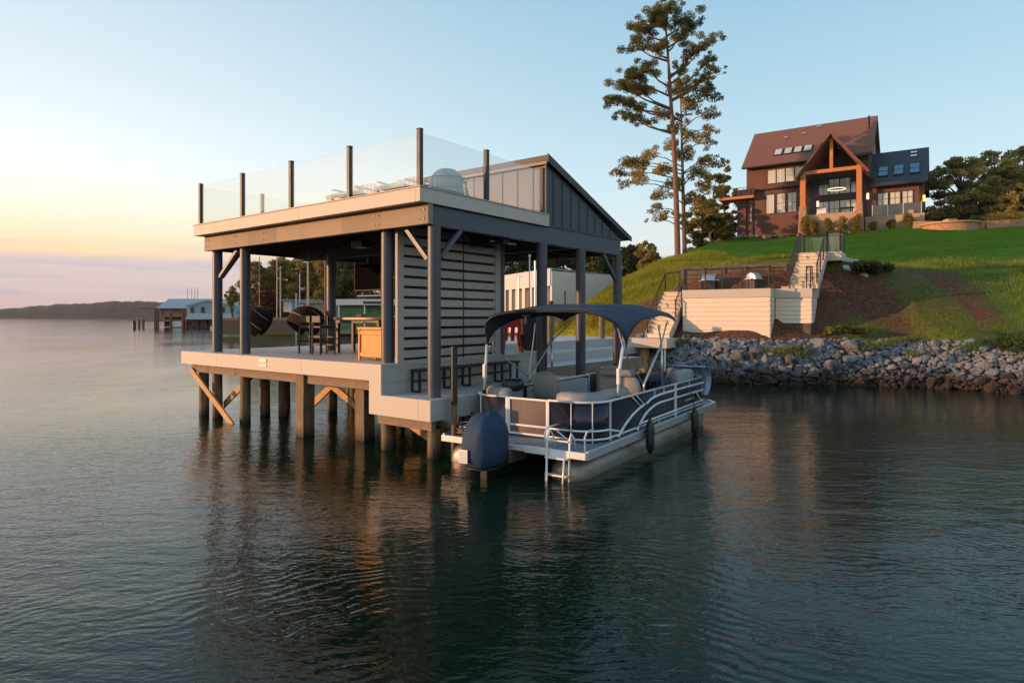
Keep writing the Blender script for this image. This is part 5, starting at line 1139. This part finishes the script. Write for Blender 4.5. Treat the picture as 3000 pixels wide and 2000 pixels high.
# right wing
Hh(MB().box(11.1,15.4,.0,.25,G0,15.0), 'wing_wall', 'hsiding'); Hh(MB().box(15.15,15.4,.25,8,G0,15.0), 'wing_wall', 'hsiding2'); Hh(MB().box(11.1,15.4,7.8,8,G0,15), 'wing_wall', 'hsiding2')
Hh(MB().prism([(.0,15.0),(8,15.0),(4,18.35)], 'x', 15.28, 15.399), 'wing_gable', 'bluegreen')  # dark wall colour stands in for this gable's unlit side
wr = Hh(slab((11.1,-.65,14.8),(15.75,-.65,14.8),(15.75,4,18.75),(11.1,4,18.75),.2), 'wing_roof', 'hroofd'); Hh(slab((15.75,8.65,14.8),(11.1,8.65,14.8),(11.1,4,18.74),(15.75,4,18.74),.2), 'wing_roof', 'hroofd')
def wt(x, b_, o=0): return (x, b_-.02, 14.8+(b_+.65)*(3.95/4.65)+o)
for x0 in (11.75,13.0,14.25):
    f = Hh(slab(wt(x0,.35,.1), wt(x0+.85,.35,.1), wt(x0+.85,1.75,.1), wt(x0,1.75,.1), .09), 'skylight', 'trimdark')
    for b0, b1 in ((.43,.98),(1.06,1.67)): Hh(slab(wt(x0+.07,b0,.13), wt(x0+.78,b0,.13), wt(x0+.78,b1,.13), wt(x0+.07,b1,.13), .015), 'pane', 'panet', par=f)
for b_ in (2.9,3.4): Hh(MB().box(14.3,14.8,b_-.08,b_+.08,wt(0,b_)[2]+.02,wt(0,b_)[2]+.14), 'roof_vent', 'alu', par=wr)
for k in range(3): win(11.82+k*.97, 12.60+k*.97, 13.0, 14.1, 0, grid=(2,2))
Hh(MB().box(11.0,15.3,-2.0,-.01,G0,11.65), 'terrace_base', 'hwall'); tw_ = Hh(MB().box(10.95,15.5,-2.25,-2.001,G0,11.72), 'terrace_wall', 'hwall', .01)
Hh(MB().box(14.3,14.7,-2.3,-1.95,11.72,12.05), 'wall_pier', 'hwall', .01, par=tw_)
M['smoke'] = clear_glass('smoked rail glass', (.30,.26,.26), .2, .04)
rg = MB().box(11.5,15.3,-1.95,-1.94,11.75,12.75); Hh(rg, 'rail_glass', 'smoke')
r_ = MB()
for x in (11.5,12.7,13.9,15.25): r_.box(x-.02,x+.02,-1.97,-1.93,11.72,12.8)
Hh(r_, 'rail_posts', 'whitealu', label='slim pale posts of the glass rail'); Hh(MB().box(12.6,14.6,-1.5,-.8,11.67,12.2), 'terrace_sofa', 'black', .05)
# rock garden edging in front of the house
rr = random.Random(3)
for i in range(26):
    a = -2.6+i*.33+rr.uniform(-.1,.1); b_ = -1.9+.0*i+rr.uniform(-.25,.25); p = HW(a,b_); s = rr.uniform(.22,.42)
    o = bpy.data.objects.new('garden_stone', rock_meshes[i%9].copy()); COL.objects.link(o); o.data.materials.clear(); o.data.materials.append(M['hstone']); o.location = (p[0],p[1],tz(p[0],p[1])+.12); o.scale = (s*1.3,s,s*.7); o.rotation_euler.z = rr.uniform(0,6)
    tag(o, 'warm tan edging stone in the low row below the left side of the house', 'stone', 'edging stones below the house wall')
# round stone patio at right
pt = thing('fire_pit_patio', 'low round stone walled patio with pale cap to the right of the house', 'patio', (36.3,53.0,9.7))
MB().tube([(0,0,-.6),(0,0,.55)], 2.0, 40).build('stone_wall', M['hstone'], pt, smooth=True, bevel=.02); MB().tube([(0,0,.551),(0,0,.68)], 2.15, 40).build('cap', M['hwall'], pt, smooth=True, bevel=.02); MB().box(-.35,.35,-.35,.35,.681,1.05).build('fire_bowl', M['hwall'], pt, bevel=.02)
sw_ = thing('garden_wall', 'long low tan stone wall curving right beyond the round patio', 'wall', (0,0,0))
P = [(34.2,54.5),(38.2,51.6),(40.0,51.4),(42.5,51.8),(45,52.5)]
for p, q in zip(P[:-1], P[1:]): MB().beam((p[0],p[1],tz(*p)+.2),(q[0],q[1],tz(*q)+.2),.4,.75).build('wall_section', M['hstone'], sw_, bevel=.03)
# ============================================================ TREES
def leaves(cent, rad, cnt, size, flat=.6, thick=.9):
    """leaf quads on clumps: cent (n,3), rad (n,)"""
    cent = np.asarray(cent, float); rad = np.asarray(rad, float); rad = rad*1.0; pr = rad**2; pr /= pr.sum(); idx = rng.choice(len(cent), cnt, p=pr)
    d = rng.normal(size=(cnt,3)); d /= np.linalg.norm(d,axis=1,keepdims=True); r = rng.uniform(0,1,cnt)**(1/2.2)
    p = cent[idx]+d*(r*rad[idx])[:,None]*np.array([1,1,flat])
    a = rng.normal(size=(cnt,3)); a /= np.linalg.norm(a,axis=1,keepdims=True); b_ = np.cross(a, rng.normal(size=(cnt,3))); b_ /= np.linalg.norm(b_,axis=1,keepdims=True)
    s = (size*rng.uniform(.6,1.4,cnt))[:,None]
    co = np.stack([p-a*s, p+b_*s*.45, p+a*s, p-b_*s*.45],1).reshape(-1,3)
    return co, np.arange(4*cnt).reshape(-1,4)
def crown(name, co, f, m, par):
    me = bpy.data.meshes.new(name); fastmesh(me, co, f); me.materials.append(m); o = bpy.data.objects.new(name, me); COL.objects.link(o); o.parent = par; return o
def tree(name, label, x, y, z, h, cr, leaf, bark='bark2', cnt=9000, size=.16, nclump=40, base=.25, shape='round', tr=.22, group=None, seed=0, lean=0, cat='tree', gap=.3, cf=.42):
    r = random.Random(seed); t = thing(name, label, cat, (x,y,z), 0, group)
    tk = MB(); tp = [(lean*k/8*h*.12+.12*math.sin(k*1.3+seed), .12*math.cos(k*1.1+seed), -0.4+k/8*h*.86) for k in range(9)]
    tk.tube(tp, [tr*(1-.8*k/8) for k in range(9)], 9); C_ = []; Rr = []
    for i in range(nclump):
        f = (i+.5)/nclump; zz = h*(base+(1-base)*f**.9); fl = (zz/h-base)/(1-base)
        if shape == 'round': w = cr*math.sqrt(max(.02, 1-(2*fl-.85)**2/1.35))
        elif shape == 'cone': w = cr*(1-fl)**.8+.15
        else: w = cr*(.55+.45*math.sin(fl*math.pi*1.5+seed))*(1-.4*fl)
        an = r.uniform(0,6.283); q = w*math.sqrt(r.uniform(gap,1)); c = (tp[-1][0]*zz/h+q*math.cos(an), q*math.sin(an), zz-r.uniform(0,.06)*h)
        C_.append(c); Rr.append(r.uniform(.5,1.1)*cr*cf*(1-.35*fl))
        k = min(8, max(1, int(8*(zz/h*.8)/.86))); b0 = Vector(tp[k]); 
        if i % 2 == 0: tk.tube([b0, b0.lerp(Vector(c), .5)+Vector((0,0,.15)), Vector(c)], [tr*.32,tr*.18,tr*.05], 5)
    tk.build('trunk', M[bark], t, smooth='all'); co, f = leaves(C_, Rr, cnt, size); crown('crown', co, f, M[leaf], t); return t
# the tall pine: explicit limbs read from its silhouette
def pine():
    bx, by, bz = 15.1, 58, 7.9
    t = thing('pine_tree', 'very tall pine with bare reddish trunk and layered dark crown on the hill crest', 'tree', (bx,by,bz)); h = 23.0
    tp = [(-.05-1.25*(k/12)**1.5, .05*math.sin(k), k/12*h) for k in range(13)]
    tk = MB().tube([(tp[0][0],tp[0][1],-.6)]+tp, [.30]+[.27*(1-.8*(k/12)**1.4) for k in range(13)], 12)
    C_ = []; Rr = []; r = random.Random(5)
    #   height, x reach, z rise of limb, clump radius
    limbs = [(22.6,.3,.4,1.0),(21.9,-1.5,.3,1.0),(21.6,1.9,.3,.95),(21.2,-.6,.3,1.0),(20.6,-2.6,.2,1.05),(20.3,2.2,.8,.9),(19.6,-3.1,.1,.95),(19.8,.9,.2,.8),(19.0,-1.6,.2,.85),(18.3,3.6,.9,.9),(18.0,2.4,.6,.9),(17.6,4.4,.7,.75),(17.0,1.5,.2,.7),(16.2,4.7,.9,.6),(15.8,3.4,.3,.65),
             (16.6,-2.2,.5,.9),(16.2,-3.6,.6,1.0),(15.5,-4.6,.5,1.05),(15.0,-3.2,.3,1.1),(14.6,-5.0,-.1,.9),(14.2,-3.8,-.2,1.0),(13.4,-4.2,-.6,.7),(12.6,-2.2,.2,.65),(12.8,1.2,.2,.4)]
    for hh, xr, rise, cr in limbs:
        k = hh/h*12; i = int(k); i = min(i, 11); xr *= .92; b0 = Vector(tp[i]).lerp(Vector(tp[i+1]), k-i)-Vector((0,0,.5+.38*abs(xr+.5)*r.uniform(.6,1.3))); dy = r.uniform(-.6,.6)*abs(xr)*.5+r.uniform(-.5,.5)
        e = Vector((xr-.9, dy, hh+rise)); m1 = b0.lerp(e, .5)+Vector((0,0,-.25))
        tk.tube([b0, m1, e], [.11,.075,.03], 6)
        C_.append(tuple(e)); Rr.append(cr*.6); C_.append(tuple(b0.lerp(e,.7)+Vector((0,r.uniform(-.6,.6),.3)))); Rr.append(cr*.45)
        for _ in range(9):
            o = Vector((r.uniform(-1.35,1.35),r.uniform(-1.2,1.2),r.uniform(-.6,.65)))*cr**.5; C_.append(tuple(e+o)); Rr.append(cr*r.uniform(.22,.45)); tk.tube([e.lerp(b0,.3), e+o], [.03,.012], 4)
    tk.build('trunk', M['bark'], t, smooth='all'); co, f = leaves(C_, [q*1.25 for q in Rr], 46000, .085, .72); crown('crown', co, f, M['pineleaf'], t)
pine()
def second():
    t = thing('tall_tree', 'slender airy tree with bronze leaves growing just behind the tall pine', 'tree', (16.5,61,8.1)); h = 17.5
    tk = MB().tube([(0,0,-.6)]+[(-.25*(k/10)-.02*k,0,k/10*h) for k in range(11)], [.26]+[.24*(1-.85*k/10) for k in range(11)], 10); C_ = []; Rr = []; r = random.Random(9)
    for hh, xr, cr in ((16.6,.2,.9),(16.0,-1.1,.7),(15.8,1.4,.8),(15.2,2.4,.6),(14.6,.4,.9),(14.2,-1.9,.8),(13.6,1.9,.7),(12.9,-.5,.8),(12.6,2.3,.6),(12.0,.9,.7),(11.2,2.1,.6),(10.9,-1.5,.7),(10.4,.3,.9),(9.9,-3.6,.7),(9.6,-5.4,.8),(9.2,-4.3,.9),(8.7,-6.1,.6),(9.4,2.2,.8),(9.3,3.6,.5),(8.4,-2.3,.8),(8.2,1.2,.9),(7.6,-4.4,.8),(7.2,-1.2,.8),(7.0,2.2,.7),(6.4,-2.2,.8),(6.0,.8,.8),(5.2,-2.3,.6),(5.0,1.6,.8),(4.3,-1.9,.5),(4.2,-.3,.4),(3.9,-2.8,.4),(7.6,-5.3,.5),(6.3,2.9,.5)):
        b0 = Vector((-.3*hh/h,0,hh-1.1)); e = Vector((xr, r.uniform(-1.4,1.4), hh)); tk.tube([b0, b0.lerp(e,.5)+Vector((0,0,.3)), e], [.07,.045,.015], 5); C_.append(tuple(e)); Rr.append(cr)
        for _ in range(5): o = Vector((r.uniform(-.9,.9),r.uniform(-.9,.9),r.uniform(-.5,.5))); C_.append(tuple(e+o)); Rr.append(cr*.5)
    tk.build('trunk', M['bark2'], t, smooth='all'); co, f = leaves(C_, [q*1.1 for q in Rr], 27000, .10, .8); crown('crown', co, f, M['leafS'], t)
M['leafS'] = leafmat('bronze yellow leaves', (.17,.15,.04), (.55,.38,.14), (.34,.27,.075))
second()
M['leafC'] = leafmat('dusky oak leaves', (.22,.20,.06), (.60,.44,.16), (.38,.32,.10))
# clump left of the house
tree('broadleaf_tree', 'olive leaved tree just right of the two tall trunks', 19.6,66,9.0,6.0,1.9,'leafA',cnt=9000,size=.13,seed=1,base=.06)
tree('broadleaf_tree', 'taller olive leaved tree rising beside the left corner of the house', 21.8,69,9.6,8.6,2.0,'leafA',cnt=12000,size=.13,seed=2,base=.05)
tree('broadleaf_tree', 'leafy tree touching the left balcony of the house', 23.6,71,9.6,9.6,1.7,'leafA',cnt=9000,size=.13,seed=3,base=.1)
tree('broadleaf_tree', 'dark low bushy tree at the foot of the clump left of the house', 19.6,63,9.0,3.4,1.8,'leafdark',cnt=7000,size=.13,seed=4,base=.0)
tree('broadleaf_tree', 'small round tree on the crest left of the tall pine', 12.6,60,7.0,2.8,1.0,'leafA',cnt=3000,size=.13,seed=5,base=.1)
# right of the house
for i, (x,y,h,cr,lb) in enumerate([(43.6,62,8.2,3.2,'broad oak nearest the right wing of the house'),(47.6,63,8.9,3.3,'large oak second from the house wing, with sky gaps'),(51.5,64,9.8,3.6,'tallest oak cut by the right edge of the picture'),(40.6,66,5.2,2.0,'short tree half hidden behind the dark wing of the house'),(46,58,4.6,2.3,'low round olive tree in front of the large oaks'),(50.6,58,5.6,2.5,'dense low tree in front of the tallest oak')]):
    tree('oak_tree', lb, x,y,10.0,h,cr,'leafC',cnt=22000 if i < 3 else 10000,size=.15,seed=20+i,base=.06,nclump=120,tr=.3,gap=.12,cf=.30)
# background trees behind the pavilion
for i, (x,y,z,h,cr,m,lb) in enumerate([(-4,108,2,9.5,4.5,'leafdark','dark tree standing behind the red chair and slatted screen'),(3,104,2,10,4.5,'leafdark','dark rounded tree above the peach coloured wall'),(8.5,106,2,10.5,4.5,'leafdark','dark rounded tree above the blue grey wall'),(14,100,2,11,4.2,'leafdark','dark tree between the two right hand roof columns'),(18.6,96,2,11.4,3.6,'leafdark','tall dark green tree just right of the end roof column'),
        (22.4,100,3,9.6,2.6,'leafdark','grey green tree second right of the end roof column'),(25.8,104,4,7.8,2.8,'leafdark','low dark tree at the far crest of the slope'),(20.5,90,3,7,2.8,'leafA','lighter green bushy tree in front of the dark trees past the end column')]):
    tree('hardwood_tree', lb, x,y,z,h*(1.0 if x > 16 else 1.18),cr*(1 if x > 16 else 1.3),m,cnt=16000,size=.30,seed=40+i,base=.03,nclump=80,gap=.02)
# mid distance shore trees seen through the left bay
for i, (x,y,h,cr,m,lb) in enumerate([(-43.0,108,9.4,2.6,'leafB','bushy tree at the left end of the shore trees, seen between the left columns'),(-40.5,112,10.5,3.2,'leafB','tall olive tree behind the leftmost shore tree'),(-37,110,10.0,3.2,'leafA','broad tree in the middle of the shore row above the pale shack'),(-33.5,112,10.4,3.4,'leafA','full crowned tree behind the pale shack'),(-29.5,108,10.8,3.5,'leafB','dark crowned tree behind the back column'),(-24.5,100,10.5,3.6,'leafdark','dark tree behind the hung television'),(-19,96,10.5,3.8,'leafdark','dark tree above the green boathouse'),(-13,98,10.5,4.0,'leafdark','dark tree seen through gaps of the slatted screen'),(-37.8,98,4.2,1.7,'leafred','small russet leaved tree among the shore trees'),(-45.6,104,5.2,.9,'leafA','thin young tree standing left of the shore trees')]):
    tree('shore_tree', lb, x,y,2.4,h,cr*(1.2 if cr > 2 else 1),m,cnt=16000 if cr > 2 else 2500,size=.21,seed=60+i,base=.05 if cr > 2 else .45,nclump=70,gap=.05)
tree('shore_tree', 'little windswept tree beside the blue grey boathouse', -70,165,1.0,7.0,2.6,'leafdark',cnt=1500,size=.3,seed=80,base=.45,nclump=14,lean=1)
# shrubs by the house
def shrub(label, a, b_, h, w, m='leafB', name='shrub', cnt=1800):
    p = HW(a,b_); z = tz(p[0],p[1]); t = thing(name, label, 'shrub', (p[0],p[1],z), 0, 'clipped shrubs along the porch wall' if name == 'shrub' else None)
    r = random.Random(int(a*10)); Cc = [(r.uniform(-1,1)*w*.22,r.uniform(-1,1)*w*.22,h*(.12+.72*k/9)) for k in range(10)]; co, f = leaves(Cc, [w*.30]*10, cnt, .07, .9); crown('foliage', co, f, M[m], t)
    MB().tube([(0,0,-.2),(0,0,h*.6)], .04, 6).build('stem', M['bark2'], t); return t
for a, h, w, lb in ((6.35,2.0,.9,'conical clipped shrub in front of the left porch pier'),(7.15,1.5,.95,'clipped shrub second from the left along the porch wall'),(8.35,1.5,1.0,'square clipped shrub in the middle of the porch wall'),(9.4,1.6,.95,'clipped shrub fourth along the porch wall'),(10.5,1.7,1.0,'tall clipped shrub covering the right porch pier')): shrub(lb, a, -4.75, h, w)
for a, h, w, lb in ((11.7,.8,.7,'small square shrub below the grey part of the wing wall'),(13.0,.8,.8,'round small shrub in the middle of the wing wall'),(14.4,1.2,1.3,'loose spiky shrub towards the right end of the wing wall')): shrub(lb, a, -3.0, h, w)
def bush(label, x, y, h, w, m, cnt, name='bush'):
    z = tz(x,y); t = thing(name, label, 'bush', (x,y,z)); r = random.Random(int(x*7)); Cc = [(r.uniform(-1,1)*w,r.uniform(-1,1)*w*.5,h*r.uniform(.1,.7)) for k in range(26)]; co, f = leaves(Cc, [h*.42]*26, cnt, .055, .9); crown('foliage', co, f, M[m], t); MB().tube([(0,0,-.2),(0,0,h*.6)], .03, 6).build('stem', M['bark2'], t)
p = SW(7.1,4.3); bush('dark spreading bush to the right of the upper stairs', p[0], p[1], .6, .85, 'leafdark', 5000)
bush('dense green weed clump hanging over the rocks near the right', 18.9, 24.0, .8, .75, 'leafA', 4500); bush('low green weed clump at the top of the rocks in the middle', 14.0, 26.7, .35, .9, 'leafA', 2500)
bush('brownish low bush beyond the round patio', 41.5, 53.0, 1.3, 2.2, 'leafB', 4500); bush('long olive hedge like bush at the right end of the garden wall', 45.5, 53.5, 1.6, 2.6, 'leafA', 6000)
bush('small yellow green bush at the foot of the slope behind the walkway', 3.0, 38.0, 1.3, 1.6, 'leafA', 3000); bush('green bush low on the slope beside the end roof column', 4.9, 33.5, .9, 1.0, 'leafA', 2500)
# ============================================================ NEIGHBOURING BOATHOUSES
M['bluegrey'] = mat('blue grey metal roof', (.22,.33,.38), .5, var=.1, scale=.6); M['bluewall'] = mat('pale blue siding', (.30,.42,.48), .7, var=.08)
M['peach'] = mat('white metal cladding', (.62,.60,.58), .6, var=.04, scale=.8); M['rust'] = mat('rusty brown skirting', (.16,.06,.04), .8, var=.4, scale=2)
fb = thing('boathouse', 'wide blue grey roofed boathouse standing on the open lake at the far left', 'boathouse', (0,0,0))
fp = lambda mb, n_, m, **k: mb.build(n_, M[m], fb, **k)
fp(MB().add([(-88,158,4.7),(-68,158,4.7),(-68.5,164,7.2),(-88,164,7.2),(-88,170,4.7),(-68,170,4.7)], [(0,1,2,3),(3,2,5,4),(0,3,4),(1,5,2)]), 'roof', 'bluegrey', solid=.15)
fp(MB().box(-87.5,-79.6,159,169,2.6,4.8), 'wall', 'joist'); 
w = MB().prism([(-79.6,2.5),(-67.8,2.5),(-67.8,5.3),(-74.6,6.5),(-79.6,5.2)], 'y', 156.5, 160); fp(w, 'wall', 'bluewall')
fp(MB().beam((-79.9,156.2,5.3),(-74.5,156.2,6.7),.5,.18).beam((-74.5,156.2,6.7),(-67.5,156.2,5.4),.5,.18), 'gable_trim', 'bluegrey')
for x in (-78.3,-75.7,-70.8,-68.6): fp(MB().box(x-.45,x+.45,156.38,156.495,3.6,5.0), 'window', 'trimdark')
fp(MB().box(-87.6,-79.7,161,168,.1,2.6), 'dark_infill', 'dark'); fp(MB().box(-79.4,-72.7,157.5,162,.1,1.99), 'dark_infill', 'dark'); fp(MB().box(-79.6,-67.6,155.6,160,2.0,2.5), 'deck', 'bluewall'); fp(MB().box(-72.6,-67.8,156.2,160,-.3,1.99), 'skirting', 'rust'); fp(MB().box(-92,-87.6,158,166,4.6,4.8), 'side_roof', 'bronze')  # solid dark infill boxes added so the understructure reads dark
fp(MB().box(-92,-79.7,158.5,166,1.5,1.9), 'dock_floor', 'joist')
for x in (-92,-91,-88,-87.4,-84.2,-81.2,-80.4,-79.4,-77,-75,-73): fp(MB().box(x-.22,x+.22,157.5,157.9,-.5,4.6 if x < -79 and x > -90 else 1.95), 'piling', 'rust')
fp(MB().box(-88.2,-86.8,157.9,158.3,2.3,4.1), 'lit_panel', 'brace'); fp(MB().box(-84.2,-81.6,158.0,158.4,.2,1.5), 'white_panel', 'white')
for k, x in enumerate((-87.3,-86.2,-85.4,-84.6)): 
    MB().tube([(x,172,-.5),(x,172,10.2+.3*(k%2))], .06, 6).build('sailboat_mast', M['bronze'], None, label=('leftmost','second','third','rightmost')[k]+' of the four thin masts rising above the blue grey boathouse', cat='mast', group='thin masts over the far boathouse')
MB().tube([(-88.7,150,-.6),(-88.7,150,1.6),(-88.7,150,1.9)], [.42,.42,.2], 10).build('channel_marker', M['black'], None, smooth=True, label='lone dark marker post standing in the open water at far left', cat='marker post')
# shoreline deck, shack, poles
sk_ = thing('shack', 'small flat roofed pale shack with a turquoise door on the far shore', 'shack', (-35.8,100,3.4))
MB().box(0,6.6,0,3,0,1.75).build('wall', M['white'], sk_); MB().box(-.6,7.6,-.4,3.4,1.751,1.95).build('roof', M['bluewall'], sk_); gm = mat('turquoise door', (.10,.42,.50), .6); MB().box(1.35,2.7,-.05,-.005,.02,1.7).build('door', gm, sk_)
dk = thing('shore_dock', 'long grey timber dock and bank below the pale shack', 'dock', (0,0,0)); MB().box(-42,-18,90,100,2.2,2.5).build('dock_floor', M['joist'], dk); MB().box(-42,-18,89.8,90,.2,2.2).build('dock_skirt', M['oldwood'], dk); MB().box(-30,-20,92,95,2.51,4.4).build('shed', M['joist'], dk)
MB().box(-31,-20,93,98,4.45,4.7).build('shed_roof', M['oldwood'], dk)
for k, (x,y,z0,z1) in enumerate([(-32.6,90,2.5,9.1),(-31.2,94,2.5,9.0),(-35.3,96,2.5,13.0),(-29.1,91,2.5,12.5),(-26.8,92,2.5,11.6),(-30.2,89.5,-.3,6.0)]):
    MB().tube([(x,y,z0),(x,y,z1)], .09 if k != 4 else .22, 8).build('light_pole' if k != 4 else 'tree_trunk', M['slat' if k != 4 else 'bark'], None, label=['pale bare pole left of the pale shack','brownish pole rising behind the pale shack','thin tall pole in front of the leftmost shore tree','pale tall pole standing before the middle shore trees','bare reddish trunk just left of the back column','short dark pole in front of the shack'][k], cat='pole' if k != 4 else 'tree trunk')
gb2 = thing('boathouse', 'low boathouse with peach and blue roof edge and green walls beyond the bar table', 'boathouse', (-19.1,70,0))
M['green'] = mat('green painted wall', (.04,.16,.07), .7, var=.3, scale=1.5); MB().box(0,5.4,.4,5,1.2,3.9).build('wall', M['green'], gb2); MB().box(-.5,6.5,-.4,6,3.95,4.6).build('roof', M['peach'], gb2); MB().box(-.8,6.5,-1,5,.9,1.2).build('deck', M['joist'], gb2)
for x in (.2,3.0,5.2): MB().box(x-.06,x+.06,-.3,-.18,-.4,3.94).build('post', M['white'], gb2)
MB().box(2.9,6.0,-.45,-.402,4.1,4.35).build('sign_band', M['trimdark'], gb2)
# peach / blue clad boathouse
pb = thing('boathouse', 'large plain white clad boathouse with striped lower wall seen through the right bay', 'boathouse', (0,0,0))
A0, A1, A2 = (-.95,64.0), (3.3,54.0), (9.6,60.5)
def wallp(p, q, z0, z1, n_, m, th=.2): MB().beam((p[0],p[1],(z0+z1)/2),(q[0],q[1],(z0+z1)/2),th,z1-z0).build(n_, M[m], pb)
wallp(A0,A1,5.3,6.75,'upper_wall','peach'); wallp(A1,A2,.8,6.55,'side_wall','peach')
for k in range(7): 
    f0, f1 = k/7+.03, k/7+.09; p = (A0[0]+(A1[0]-A0[0])*f0, A0[1]+(A1[1]-A0[1])*f0); q = (A0[0]+(A1[0]-A0[0])*f1, A0[1]+(A1[1]-A0[1])*f1); wallp(p,q,1.2,5.3,'wall_strip','peach',.16)
wallp((A0[0]+.6,A0[1]+.2),(A1[0]+.6,A1[1]+.6),1.0,5.29,'inner_wall','shedwall'); MB().add([(A0[0],A0[1],6.76),(A1[0],A1[1],6.76),(A2[0],A2[1],6.6),(5.4,70,6.8)], [(0,1,2,3)]).build('roof', M['bluegrey'], pb, solid=.1)
MB().add([(A0[0],A0[1]+.2,.9),(A1[0],A1[1]+.2,.9),(A2[0],A2[1],.9),(5.4,70,.9)], [(0,1,2,3)]).build('floor', M['joist'], pb, solid=.1)
for k, (x, y, z1) in enumerate([(4.15,50,4.7),(5.5,49,4.5),(6.6,47.5,4.3),(7.5,45.5,5.6)]):
    z0 = tz(x,y)-.3; MB().box(x-.05,x+.05,y-.05,y+.05,z0,max(z1,z0+1.4)).build('fence_post', M['black'], None, label=['first','second','third','fourth'][k]+' thin black post from the left before the blue grey wall', cat='post', group='thin black posts on the slope')
for k, (x, y, z1) in enumerate([(.55,52,6.0),(1.45,40,6.3)]):
    MB().tube([(x,y,-.3),(x,y,z1)], .055, 8).box(x-.3,x+.3,y-.04,y+.04,z1-.06,z1).build('dock_light', M['whitealu'], None, label=['thin lamp pole with a crossbar before the striped wall','taller white lamp pole with a small white head in the right bay'][k], cat='lamp pole')
# beached small things under the slope
# ============================================================ FAR SHORE HILLS
def ridge(name, y, x0, x1, hf, m, seed, dep=120):
    xs = np.linspace(x0, x1, 700); t = (xs-x0)/(x1-x0)
    hgt = hf(t)*(1+.10*(vnoise(xs,xs*0,y*.045,seed)-.5)+.10*(vnoise(xs,xs*0,y*.006,seed+3)-.5))
    hgt = hgt+(vnoise(xs,xs*0,y*.008,seed+7)-.5)*2.2*(y>1000)+(vnoise(xs,xs*0,y*.004,seed+9)-.5)*2.4*(y>1000)
    P = [[(x,y,-.5) for x in xs],[(x,y+3,h*.55) for x,h in zip(xs,hgt)],[(x,y+14,h*.9+.6*math.sin(x*.9)) for x,h in zip(xs,hgt)],[(x,y+30,h) for x,h in zip(xs,hgt)],[(x,y+dep,h*.4) for x,h in zip(xs,hgt)]]
    return MB().grid(P).build(name, m, None, smooth='all', kind='structure')
fm = mat('far wooded hill', (.042,.045,.040), .95, var=.3, scale=.02, coord='Object')
ridge('hills', 1500, -1700, 900, lambda t: 14+23*np.clip((t-.18)*9,0,1)+6*np.sin(t*9), fm, 3)
ridge('hills', 1900, -3600, -1200, lambda t: 16+6*np.sin(t*7), fm, 4)
ridge('hills', 420, 20, 700, lambda t: 30+6*np.sin(t*8), fm, 6)
hz = MB().box(-3900,1500,-60,2300,-3.0,60); 
hm, hn, hl, hb_ = newmat('evening haze'); hn.remove(hb_); pv = hn.new('ShaderNodeVolumePrincipled'); pv.inputs['Color'].default_value = (.95,.88,.90,1); pv.inputs['Density'].default_value = .00008; hl.new(pv.outputs[0], hn['Material Output'].inputs['Volume'])
HAZE = True
if HAZE: hz.build('haze', hm, None, kind='stuff')
